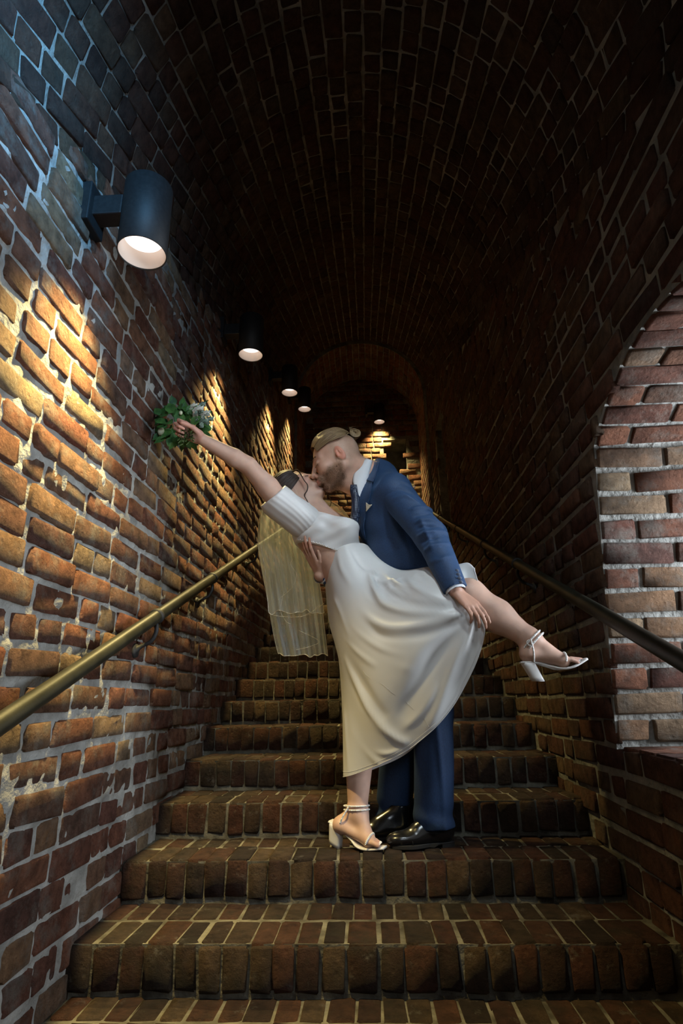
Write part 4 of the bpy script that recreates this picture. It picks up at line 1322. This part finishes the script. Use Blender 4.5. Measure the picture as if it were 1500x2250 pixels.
# lower edge of the bodice
e1, e2 = at(650, 1187, .70), at(741, 1210, .68)
dn = nrm(np.array([(e1-e2)[2], 0, -(e1-e2)[0]])); dn = dn if dn[2] < 0 else -dn
E_.cut(e1, dn, lo=(-.42, .5, 1.18), hi=(e2[0], 1.06, 1.72))
E_.cut(at(741, 1214, .68), (-.1, 0, -1), lo=(e2[0], .5, 1.18), hi=(.26, 1.06, 1.45))
# cap sleeve
S2 = SDF((-.50, .48, 1.34), (-.14, .86, 1.72), .0034)
ud = nrm(belN-bshN); slc = at(600, 1090, .655)
S2.cone(at(672, 1142, .70), at(612, 1100, .665), .063, .063, .03); S2.cone(at(612, 1100, .665), at(590, 1080, .65), .063, .058, .02)
S2.cone(at(655, 1156, .71), at(598, 1112, .68), .046, .040, .03)
def sw(x, y, z): return .0006*np.sin(330*(x*.62+z*.78)+40*y+1.5*np.sin(30*x))
S2.disp(sw)
S2.cut(at(598, 1091, .65), ud); S2.cut(at(704, 1148, .68), (1, 0, -.3))
S2.cone(at(600, 1090, .664), at(560, 1045, .62), .043, .050, .003, True)
V1, Q1 = E_.mesh(); V2, Q2 = S2.mesh()
dress = obj('dress', np.concatenate([V1, V2]), np.concatenate([Q1, Q2+len(V1)]), M_CREPE, woman)
dress['label'] = 'white satin dress with a cap sleeve and an open waist'
b = MB()
hem = catmull([surf_depth(E_, x, y, .002, default=.68) for x, y in ((652, 1186), (675, 1189), (700, 1195), (722, 1203), (741, 1210))], 30)
b.add(*tube(hem, .0022, 6))
for p in hem[1::2]: b.add(*tube([p+np.array([0, -.003, .002]), p+np.array([0, -.006, .002])], .0022, 6))
b.obj('bodice_edging', M_PEARL, dress)
b = MB()
cS = at(600, 1091, .652)-ud*.006; xS, yS = frame_of(ud)
b.add(*tube([cS+.056*(math.cos(a)*xS+math.sin(a)*yS) for a in np.linspace(0, 6.283, 48)], [.0032+.0008*math.sin(i*2.6) for i in range(48)], 8, False)); b.obj('sleeve_edging', M_CREPE, dress)

# skirt ------------------------------------------------------------------
ROWS = [
 [(712,1256,.80),(716,1238,.73),(728,1220,.69),(745,1203,.665),(768,1194,.675),(798,1194,.73),(815,1205,.80),(803,1210,.86),(780,1218,.90),(760,1232,.92),(740,1247,.90),(722,1256,.86)],
 [(716,1305,.80),(728,1305,.70),(748,1298,.64),(778,1285,.61),(812,1270,.62),(845,1258,.65),(872,1250,.71),(850,1275,.79),(820,1295,.86),(785,1312,.91),(750,1318,.91),(728,1312,.87)],
 [(724,1372,.80),(738,1395,.70),(768,1395,.61),(812,1372,.55),(862,1335,.51),(910,1288,.50),(940,1245,.56),(930,1290,.64),(895,1335,.70),(840,1370,.78),(785,1392,.86),(745,1388,.87)],
 [(743,1440,.79),(757,1500,.70),(795,1498,.60),(850,1462,.52),(910,1400,.47),(965,1318,.45),(1000,1240,.51),(990,1300,.59),(945,1380,.66),(885,1440,.73),(820,1482,.82),(770,1475,.85)],
 [(752,1565,.78),(766,1612,.70),(812,1600,.62),(875,1555,.55),(950,1475,.49),(1015,1362,.45),(1027,1238,.49),(1022,1305,.57),(985,1410,.65),(930,1500,.71),(865,1570,.78),(795,1590,.83)],
 [(754,1706,.76),(775,1702,.70),(835,1678,.64),(915,1634,.58),(1006,1535,.52),(1064,1388,.46),(1041,1250,.47),(1046,1330,.55),(1015,1440,.64),(960,1560,.70),(905,1645,.75),(820,1690,.78)]]
R3 = np.array([[at(*p) for p in r] for r in ROWS])
NU, NV_ = 150, 110
ring = np.array([catmull(r, NU, True) for r in R3])                 # rows x NU
G = np.array([catmull(ring[:, i], NV_) for i in range(NU)]).transpose(1, 0, 2)   # NV x NU
du = np.roll(G, -1, 1)-np.roll(G, 1, 1); dv = np.gradient(G, axis=0)
N_ = np.cross(du, dv); N_ /= np.linalg.norm(N_, axis=2, keepdims=True)+1e-9
cen = G.mean(1, keepdims=True)
if ((G-cen)*N_).sum() < 0: N_ = -N_
pa = lambda L_: [at(*p) for p in L_]
ridges = [
 (pa([(812,1256,.63),(822,1295,.58),(848,1330,.53),(909,1347,.48),(997,1350,.45),(1042,1350,.45)]), .014, .013),
 (pa([(830,1268,.63),(850,1300,.56),(900,1325,.49),(960,1338,.46),(1035,1346,.45)]), -.012, .012),
 (pa([(795,1338,.60),(824,1366,.55),(865,1380,.51),(924,1374,.47),(1006,1353,.45),(1042,1348,.45)]), .015, .014),
 (pa([(800,1350,.60),(830,1392,.54),(880,1402,.50),(950,1390,.46),(1020,1362,.45)]), -.010, .013),
 (pa([(768,1362,.63),(798,1396,.58),(840,1425,.53),(890,1440,.50)]), .008, .010),
 (pa([(758,1395,.66),(785,1430,.60),(825,1462,.55)]), .007, .009),
 (pa([(890,1262,.56),(910,1290,.50),(945,1310,.47),(985,1328,.45)]), .012, .011),
 (pa([(915,1258,.54),(945,1285,.49),(985,1310,.46)]), -.009, .010),
 (pa([(850,1262,.62),(872,1282,.56),(905,1300,.51)]), .011, .009),
 (pa([(820,1258,.64),(835,1270,.60),(858,1276,.58),(880,1270,.58)]), .012, .007),
 (pa([(818,1268,.64),(838,1282,.58),(868,1288,.55)]), -.010, .007),
 (pa([(763,1450,.66),(789,1517,.62),(815,1572,.60),(870,1622,.59),(900,1632,.59)]), .012, .014),
 (pa([(775,1440,.65),(812,1530,.58),(850,1580,.58)]), -.007, .016),
 (pa([(1010,1380,.46),(960,1440,.48),(905,1530,.54),(880,1580,.58)]), -.016, .026),
 (pa([(1030,1380,.46),(1000,1450,.48),(966,1545,.53),(940,1600,.56)]), .012, .018),
 (pa([(1045,1385,.46),(1030,1450,.48),(1000,1520,.52)]), -.010, .014),
 (pa([(990,1365,.46),(930,1420,.49),(870,1500,.56),(850,1540,.59)]), .012, .022),
 (pa([(777,1597,.70),(801,1641,.67),(838,1682,.64)]), .009, .010),
 (pa([(760,1560,.72),(766,1620,.72),(772,1700,.72)]), .007, .012),
 (pa([(745,1215,.67),(752,1250,.65),(775,1290,.62)]), .006, .012),
 (pa([(770,1210,.67),(790,1240,.65),(812,1258,.64)]), -.006, .010),
 (pa([(824,1262,.62),(840,1300,.56),(880,1332,.51),(940,1345,.47)]), -.006, .006), (pa([(812,1262,.63),(819,1290,.59),(836,1318,.55)]), .006, .005),
 (pa([(845,1264,.61),(860,1295,.56),(900,1318,.50),(960,1332,.46)]), .007, .006), (pa([(900,1258,.56),(930,1290,.50),(975,1318,.46)]), .006, .005),
 (pa([(800,1330,.60),(850,1352,.53),(930,1358,.47),(1010,1350,.45)]), .007, .006), (pa([(806,1346,.60),(850,1368,.53),(930,1366,.47),(1010,1352,.45)]), -.007, .006),
 (pa([(785,1372,.61),(815,1405,.56),(850,1428,.53)]), -.004, .005), (pa([(795,1368,.60),(828,1402,.55),(868,1420,.51)]), .004, .005), (pa([(780,1385,.62),(812,1420,.57),(850,1448,.54)]), .004, .005),
 (pa([(830,1262,.62),(850,1268,.60),(872,1264,.60)]), .008, .005), (pa([(826,1275,.60),(846,1288,.57),(866,1284,.57),(880,1272,.58)]), .007, .004),
 (pa([(820,1250,.66),(822,1275,.61),(826,1300,.57)]), .007, .004), (pa([(868,1296,.54),(900,1312,.49),(940,1326,.47)]), -.005, .005),
 (pa([(925,1262,.52),(955,1292,.48),(990,1318,.46)]), .005, .006), (pa([(1044,1352,.45),(1030,1400,.46),(1018,1440,.47)]), .006, .006), (pa([(1046,1352,.45),(1040,1400,.46),(1040,1430,.46)]), -.006, .006),
 (pa([(800,1300,.60),(812,1320,.58),(850,1340,.53)]), .005, .007), (pa([(790,1420,.60),(850,1452,.54),(900,1470,.50)]), .005, .012), (pa([(700,1300,.70),(742,1330,.66),(770,1400,.62)]), .004, .012), (pa([(765,1500,.65),(800,1560,.61),(840,1600,.60)]), -.006, .010), (pa([(812,1640,.66),(850,1655,.62),(890,1640,.60)]), .005, .008), (pa([(890,1600,.57),(930,1560,.53),(960,1500,.51)]), .006, .012), (pa([(722,1262,.76),(735,1250,.70),(752,1262,.66)]), .004, .006),
]
Vs = G.reshape(-1, 3); Ns = N_.reshape(-1, 3)
Vs = ridge_disp(Vs, Ns, ridges)
# gentle extra waves growing to the hem
vv = np.repeat(np.linspace(0, 1, NV_), NU); uu = np.tile(np.arange(NU)/NU*2*math.pi, NV_)
Vs = Vs+Ns*(.003*np.sin(uu*9+3*vv+1)*vv**1.5)[:, None]
Fc = np.array([(j*NU+i, (j+1)*NU+i, (j+1)*NU+(i+1) % NU, j*NU+(i+1) % NU) for j in range(NV_-1) for i in range(NU)])
skirt = obj('skirt', Vs, Fc, M_SATIN, woman); skirt['label'] = 'long white satin skirt held up over the raised knee'
sm = skirt.modifiers.new('thickness', 'SOLIDIFY'); sm.thickness = .0022; sm.offset = -1
hemv = Vs.reshape(NV_, NU, 3)[-1]
b = MB(); b.add(*tube(np.concatenate([hemv, hemv[:1]]), .0014, 5, False)); b.obj('hem', M_SATIN, skirt)
hemu = Vs.reshape(NV_, NU, 3)[-4]+N_[-4]*.0012
b = MB(); b.add(*tube(hemu[2:NU//2], .0004, 4, False)); b.obj('hem_stitching', M_SATIN, skirt)
def on_grid(x, y):      # nearest front vertex to a view line, for the seam
    U, Vv, Z = px_all; d = (U-x)**2+(Vv-y)**2+np.where(np.arange(len(U)) % NU < NU//2, 0, 1e6); return Vs[d.argmin()]+Ns[d.argmin()]*.0006
dd = Vs-CAM; zz_ = dd@F_; px_all = (750+FPX*(dd@R_)/zz_, 1125-FPX*(dd@U_)/zz_, zz_)
b = MB(); b.add(*tube(catmull([on_grid(x, y) for x, y in ((798, 1476), (812, 1488), (840, 1506), (865, 1523), (890, 1543), (909, 1560), (928, 1578), (944, 1596))], 60), .0004, 4)); b.obj('seam', M_SATIN, skirt)

# sandals ------------------------------------------------------------------------
def pearls(b, P, r=.0028, step=2):
    for p in P[::step]:
        V = []; 
        for i in range(5):
            for j in range(8):
                a = math.pi*i/4; c = 2*math.pi*j/8; V.append(p+r*np.array([math.sin(a)*math.cos(c), math.sin(a)*math.sin(c), math.cos(a)]))
        b.add(V, [(i*8+j, i*8+(j+1) % 8, (i+1)*8+(j+1) % 8, (i+1)*8+j) for i in range(4) for j in range(8)])
def sandal(solepts, widths, side, heelseg, ank, anr, ankdir, ball, ballr, balld, heel_bot, buckle=None):
    """solepts: centre line heel->toe"""
    P = catmull(solepts, 30); Wd = np.interp(np.linspace(0, 1, 30), np.linspace(0, 1, len(widths)), widths)
    side = nrm(side); V = []; Fc = []
    T_ = np.gradient(P, axis=0)
    for i in range(30):
        nn = nrm(np.cross(side, T_[i])); nn = nn if nn[2] > 0 else -nn
        for a, h in ((-1, 0), (-.8, .0035), (.8, .0035), (1, 0), (.9, -.0035), (-.9, -.0035)): V.append(P[i]+side*a*Wd[i]+nn*h)
    for i in range(29):
        for k in range(6): Fc.append((i*6+k, i*6+(k+1) % 6, (i+1)*6+(k+1) % 6, (i+1)*6+k))
    Fc += [tuple(range(5, -1, -1)), tuple(29*6+k for k in range(6))]
    sd_ = obj('sandal', V, Fc, M_WHITEL, woman); sd_['label'] = 'white block-heeled sandal with pearl straps'
    # block heel
    top = P[:9]; V = []; n = 20; t0 = P[0]; t1 = P[8]; ax = nrm(t1-t0)
    Lh = np.linalg.norm(t1-t0)
    for f in np.linspace(0, 1, 6):
        c = ((t0+t1)/2)*(1-f)+heel_bot*f; L2 = Lh/2*(1-.12*f); W2 = Wd[3]*(1-.12*f)
        for k in range(n):
            a = 2*math.pi*k/n; ca, sa = math.cos(a), math.sin(a)
            V.append(c+ax*L2*math.copysign(abs(ca)**.55, ca)+side*W2*math.copysign(abs(sa)**.55, sa))
    Fc = [(j*n+k, j*n+(k+1) % n, (j+1)*n+(k+1) % n, (j+1)*n+k) for j in range(5) for k in range(n)]+[tuple(range(n-1, -1, -1)), tuple(5*n+k for k in range(n))]
    obj('heel', V, Fc, M_WHITEL, sd_)
    # ankle straps (two), each a closed band
    for off in (0, .013):
        x, y = frame_of(ankdir); c = ank+ankdir*off; R = [c+(anr+.003)*(math.cos(a)*x+math.sin(a)*y)+ankdir*.004*math.sin(a) for a in np.linspace(0, 6.283, 33)]
        b = MB(); b.add(*tube(R, .0035, 6, False)); o = b.obj('ankle_strap', M_WHITEL, sd_)
        b = MB(); pearls(b, [p+nrm(p-c)*.003 for p in R], .0026, 2); o2 = b.obj('strap_pearls', M_PEARL, sd_)
    # side straps from ankle to the sole
    for s in (-1, 1):
        q = P[7]+side*s*Wd[7]; top_ = ank+ side*s*(anr+.002)-nrm(T_[5])*.012
        R = catmull([top_, top_*.5+q*.5+side*s*.014, q], 16); b = MB(); b.add(*tube(R, .0032, 6)); b.obj('side_strap', M_WHITEL, sd_)
        b = MB(); pearls(b, [p+side*s*.003 for p in R], .0024, 2); b.obj('strap_pearls', M_PEARL, sd_)
    # toe strap
    bd_ = nrm(balld); x = side; y = nrm(np.cross(bd_, x)); y = y if y[2] > 0 else -y
    R = [ball+x*ballr*1.2*math.cos(a)+y*(ballr*.90*math.sin(a)-.003) for a in np.linspace(0, math.pi, 20)]
    b = MB(); b.add(*tube(R, .0040, 6)); b.obj('toe_strap', M_WHITEL, sd_)
    b = MB(); pearls(b, [p+nrm(p-ball)*.003 for p in R], .0026, 1); b.obj('strap_pearls', M_PEARL, sd_)
    if buckle is not None:
        nn = nrm(CAM-buckle); x, y = frame_of(nn); b = MB(); b.add(*tube([buckle+.0085*(math.cos(a)*x+math.sin(a)*y) for a in np.linspace(0, 6.283, 20)], .002, 6, False)); b.obj('buckle', M_PEARL, sd_)
    return sd_
Yc = .455
sandal([at(1144, 1456, Yc), at(1160, 1456, Yc), at(1180, 1457, Yc), at(1205, 1464, Yc-.005), at(1232, 1470, Yc-.015), at(1258, 1464, Yc-.02), at(1286, 1448, Yc-.025)],
       [.022, .026, .022, .024, .034, .036, .022], (0, 1, 0), None, at(1166, 1408, .455), .0405, nrm(ban-mc), ballR, .031, ballR-heelR, at(1182, 1497, Yc), at(1163, 1412, .415))
zs = 2*RS
hS = at(738, 1806, .79)
bot = at(737, 1857, .79)
sandal([at(726, 1803, .79), at(742, 1813, .783), at(758, 1826, .773), at(775, 1842, .76), at(790, 1857, .748), at(812, 1863, .735), at(846, 1862, .708)],
       [.022, .026, .023, .024, .032, .035, .022], sd, None, at(783, 1770, .775), .0405, nrm(np.array([0, 0, -1.])), ballS, .030, ballS-heelS, bot)

# veil ---------------------------------------------------------------------------
M_VEIL = bpy.data.materials.new('tulle'); M_VEIL.use_nodes = True
N = M_VEIL.node_tree.nodes; L = M_VEIL.node_tree.links; N.clear()
out = N.new('ShaderNodeOutputMaterial'); mx = N.new('ShaderNodeMixShader'); tr = N.new('ShaderNodeBsdfTransparent'); df = N.new('ShaderNodeBsdfDiffuse'); tl = N.new('ShaderNodeBsdfTranslucent'); m2 = N.new('ShaderNodeMixShader')
df.inputs[0].default_value = (.66, .70, .70, 1); tl.inputs[0].default_value = (.66, .70, .70, 1); m2.inputs[0].default_value = .45
lw = N.new('ShaderNodeLayerWeight'); lw.inputs[0].default_value = .35; mr = N.new('ShaderNodeMapRange'); mr.inputs[3].default_value = .23; mr.inputs[4].default_value = .85
L.new(lw.outputs['Facing'], mr.inputs[0]); L.new(mr.outputs[0], mx.inputs[0])
L.new(df.outputs[0], m2.inputs[1]); L.new(tl.outputs[0], m2.inputs[2]); L.new(tr.outputs[0], mx.inputs[1]); L.new(m2.outputs[0], mx.inputs[2]); L.new(mx.outputs[0], out.inputs[0])
M_VEDGE = mat('veil_edge', (.80, .74, .60), .6)
def veil(rows, Y0, amp, fr, seed, name, par, wave=.010):
    Lp = catmull([(a[0], a[2]) for a in rows], 50); Rp = catmull([(a[1], a[2]) for a in rows], 50); nu = 120; V = []
    for j in range(50):
        v = j/49
        for i in range(nu):
            u = i/(nu-1); x = Lp[j][0]+(Rp[j][0]-Lp[j][0])*u; y = Lp[j][1]+(Rp[j][1]-Lp[j][1])*u
            g = min(1, v*1.6+.05)
            Y = Y0+amp*g*(math.sin(u*fr*6.28+seed+1.5*math.sin(v*2.2+seed))+.45*math.sin(u*fr*2.3*6.28+seed*3+v*2))
            p = at(x, y, Y)
            if v > .9: p = p+np.array([0, 0, wave*((v-.9)*10)**1.0*(.5*math.sin(u*15+seed*2)+.35*math.sin(u*27+seed+1.5*math.sin(u*9)))])
            V.append(p)
    V = np.array(V); Fc = np.array([(j*nu+i, (j+1)*nu+i, (j+1)*nu+i+1, j*nu+i+1) for j in range(49) for i in range(nu-1)])
    o = obj(name, V, Fc, M_VEIL, par)
    G_ = V.reshape(50, nu, 3)
    b = MB(); b.add(*tube(G_[-1], .0016, 5)); b.add(*tube(G_[3:, 0], .0011, 4)); b.add(*tube(G_[3:, -1], .0011, 4)); b.obj('veil_edge', M_VEDGE, o)
    return o
vl = veil([(612, 650, 1060), (590, 672, 1090), (572, 684, 1130), (567, 690, 1200), (584, 703, 1300), (600, 714, 1390), (611, 720, 1440)], .955, .020, 4.3, .6, 'veil', woman)
vl['label'] = 'pale translucent tulle veil hanging from the back of her head'
v2 = veil([(614, 646, 1062), (592, 664, 1092), (574, 676, 1130), (572, 684, 1190), (582, 698, 1260), (590, 712, 1345)], .915, .018, 3.2, 2.1, 'veil_layer', vl, .014)
v3 = veil([(690, 722, 1098), (700, 752, 1118), (716, 772, 1150), (720, 770, 1180)], .97, .008, 1.6, 1.1, 'veil_layer', vl, .002)
b = MB()
for ed in (((700, 1330, .90), (688, 1342, .90), (672, 1350, .90), (660, 1356, .90)), ((640, 1200, .90), (644, 1225, .90), (638, 1240, .90), (650, 1260, .90), (642, 1290, .90), (610, 1318, .90)), ((712, 1325, .92), (690, 1342, .92), (672, 1352, .92), (640, 1356, .92), (600, 1352, .92)),
           ((656, 1385, .92), (700, 1408, .92), (682, 1420, .92), (650, 1428, .92)), ((624, 1300, .9), (616, 1340, .9), (628, 1365, .9), (638, 1370, .9))):
    b.add(*tube(catmull([at(*p) for p in ed], 30), .0007, 4))
b.obj('ruffle_edge', M_VEDGE, vl)

# bouquet --------------------------------------------------------------------------
M_LEAF = mat('leaf_green', (.05, .16, .03), .5); add_noise(M_LEAF, 30, (.025, .085, .018), (.09, .24, .05), .2, 90)
M_LEAF2 = mat('silver_leaf', (.22, .30, .24), .6); add_noise(M_LEAF2, 40, (.13, .20, .15), (.32, .42, .36), .2, 90)
M_STEM = add_noise(mat('stem_green', (.06, .11, .03), .6), 60, (.03, .06, .015), (.12, .18, .05))
M_PETAL = mat('white_petal', (.75, .74, .66), .6, **{'Subsurface Weight': .1})
M_BUD = mat('cream_bud', (.62, .62, .42), .6)
bc = at(402, 935, .545)
bouq = empty('bouquet', tuple(bc)); tag(bouq, 'bridal bouquet of green leaves and white flowers held against the left wall', 'bouquet')
grip = at(404, 948, .47)
def leaf(b, base, d, nrm_, L_, W_, curl=.3):
    d = nrm(d); sd = nrm(np.cross(d, nrm_)); nn = np.cross(sd, d); V = []; n = 7
    for i in range(n):
        t = i/(n-1); w_ = W_*math.sin(math.pi*min(.97, max(.03, t))**.8)*(1-.15*t); c = base+d*L_*t-nn*curl*L_*t*t
        V += [c-sd*w_+nn*w_*.25, c, c+sd*w_+nn*w_*.25]
    b.add(V, [q for i in range(n-1) for q in ((3*i, 3*i+1, 3*i+4, 3*i+3), (3*i+1, 3*i+2, 3*i+5, 3*i+4))])
LV = [(358,932,.52,-35,25,.055,.020),(376,935,.51,-25,20,.060,.022),(352,912,.52,-30,40,.045,.017),(388,968,.52,10,-40,.05,.018),(410,972,.52,25,-35,.05,.018),(365,918,.55,-40,15,.060,.020),(380,905,.53,-20,40,.065,.024),(400,898,.55,5,50,.060,.022),(352,925,.56,-50,5,.050,.018),(372,958,.55,-30,-35,.055,.020),(352,965,.57,-30,-30,.045,.016),
      (420,900,.54,25,40,.060,.022),(440,915,.53,40,15,.055,.020),(395,920,.50,-10,30,.070,.024),(378,975,.56,-5,-45,.045,.016),(345,900,.58,-25,35,.045,.016),(428,925,.50,35,30,.055,.020),
      (410,905,.60,0,50,.07,.024),(385,890,.60,-10,40,.05,.018),(450,935,.54,45,-5,.05,.018),(362,940,.52,-55,0,.05,.018)]
for i, (x, y, Y, dx, dz, L_, W_) in enumerate(LV):
    b = MB(); p = at(x, y, Y); d = nrm(np.array([dx, rng.uniform(-18, 18), dz], float)); leaf(b, p-d*L_*.4-np.array([0, .0 if x > 385 else .03, 0]), d, nrm(np.array([rng.uniform(-.4, .4), -1, rng.uniform(-.2, .6)])), L_, W_, rng.uniform(.05, .35))
    o = b.obj('leaf', M_LEAF, bouq); 
for i in range(70):
    x, y = rng.uniform(345, 445), rng.uniform(895, 972)
    if math.hypot((x-402)/56, (y-932)/44) > 1: continue
    b = MB(); p = at(x, y, min(rng.uniform(.52, .60), .50+(x-338)/60*.30)); d = nrm(np.array([x-402, rng.uniform(-20, 20), 932-y+10])); leaf(b, p, d, nrm(np.array([rng.uniform(-.5, .5), -1, rng.uniform(-.3, .7)])), rng.uniform(.035, .055), rng.uniform(.012, .02), .2)
    b.obj('leaf', M_LEAF, bouq)
def flower(c, R, n, m, name='flower'):
    b = MB()
    for i in range(n):
        a = i*2.4; t = (i+.5)/n; dirn = nrm(np.array([math.cos(a)*t, -1+.9*t, math.sin(a)*t+.2])); u = nrm(np.cross(dirn, [.3, .2, .9]))
        leaf(b, c+dirn*R*.2*t, nrm(dirn+.3*u*t), nrm(-dirn+np.array([0, .2, .3])), R*(.5+.4*t), R*.50, -.45)
    return b.obj(name, m, bouq)
for x, y, Y, R, m_ in ((436, 905, .52, .030, M_PETAL), (452, 914, .51, .026, M_PETAL), (448, 930, .50, .024, M_LEAF2), (425, 897, .55, .024, M_PETAL), (461, 925, .53, .022, M_LEAF2), (444, 893, .56, .022, M_LEAF2)):
    flower(at(x, y, Y), R, 22, m_, 'flower' if m_ is M_PETAL else 'succulent')
b = MB()
for i in range(160):
    p = at(rng.uniform(428, 458), rng.uniform(905, 930), rng.uniform(.49, .52)); d = nrm(nrg.normal(0, 1, 3)+np.array([.2, -.6, .4])); leaf(b, p, d, nrm(nrg.normal(0, 1, 3)), .011, .0022, .1)
o = b.obj('fine_foliage', M_LEAF2, bouq); o['kind'] = 'stuff'
for x, y, Y, R in ((354, 948, .52, .0135), (349, 966, .55, .0115), (397, 907, .49, .007), (341, 938, .57, .010)):
    c = at(x, y, Y); b = MB()
    for k in range(6):
        a0 = k*1.047; V = []
        for i in range(7):
            for j in range(5):
                t = i/6*math.pi; a = a0+(j-2)*.32; rr = R*(1+.06*(k % 2))*math.sin(t)**.8; V.append(c+np.array([rr*math.cos(a), rr*math.sin(a), -R*1.25*math.cos(t)]))
        b.add(V, [(i*5+j, i*5+j+1, (i+1)*5+j+1, (i+1)*5+j) for i in range(6) for j in range(4)])
    b.obj('bud', M_BUD, bouq)
for i in range(60):
    e = at(rng.uniform(388, 428), rng.uniform(938, 980), rng.uniform(.405, .44)); s0 = grip+nrg.normal(0, .006, 3)+np.array([0, .05, .01])
    b = MB(); b.add(*tube(catmull([s0, (s0+e)/2+nrg.normal(0, .003, 3), e], 6), .0019, 6)); b.obj('stem', M_STEM, bouq)
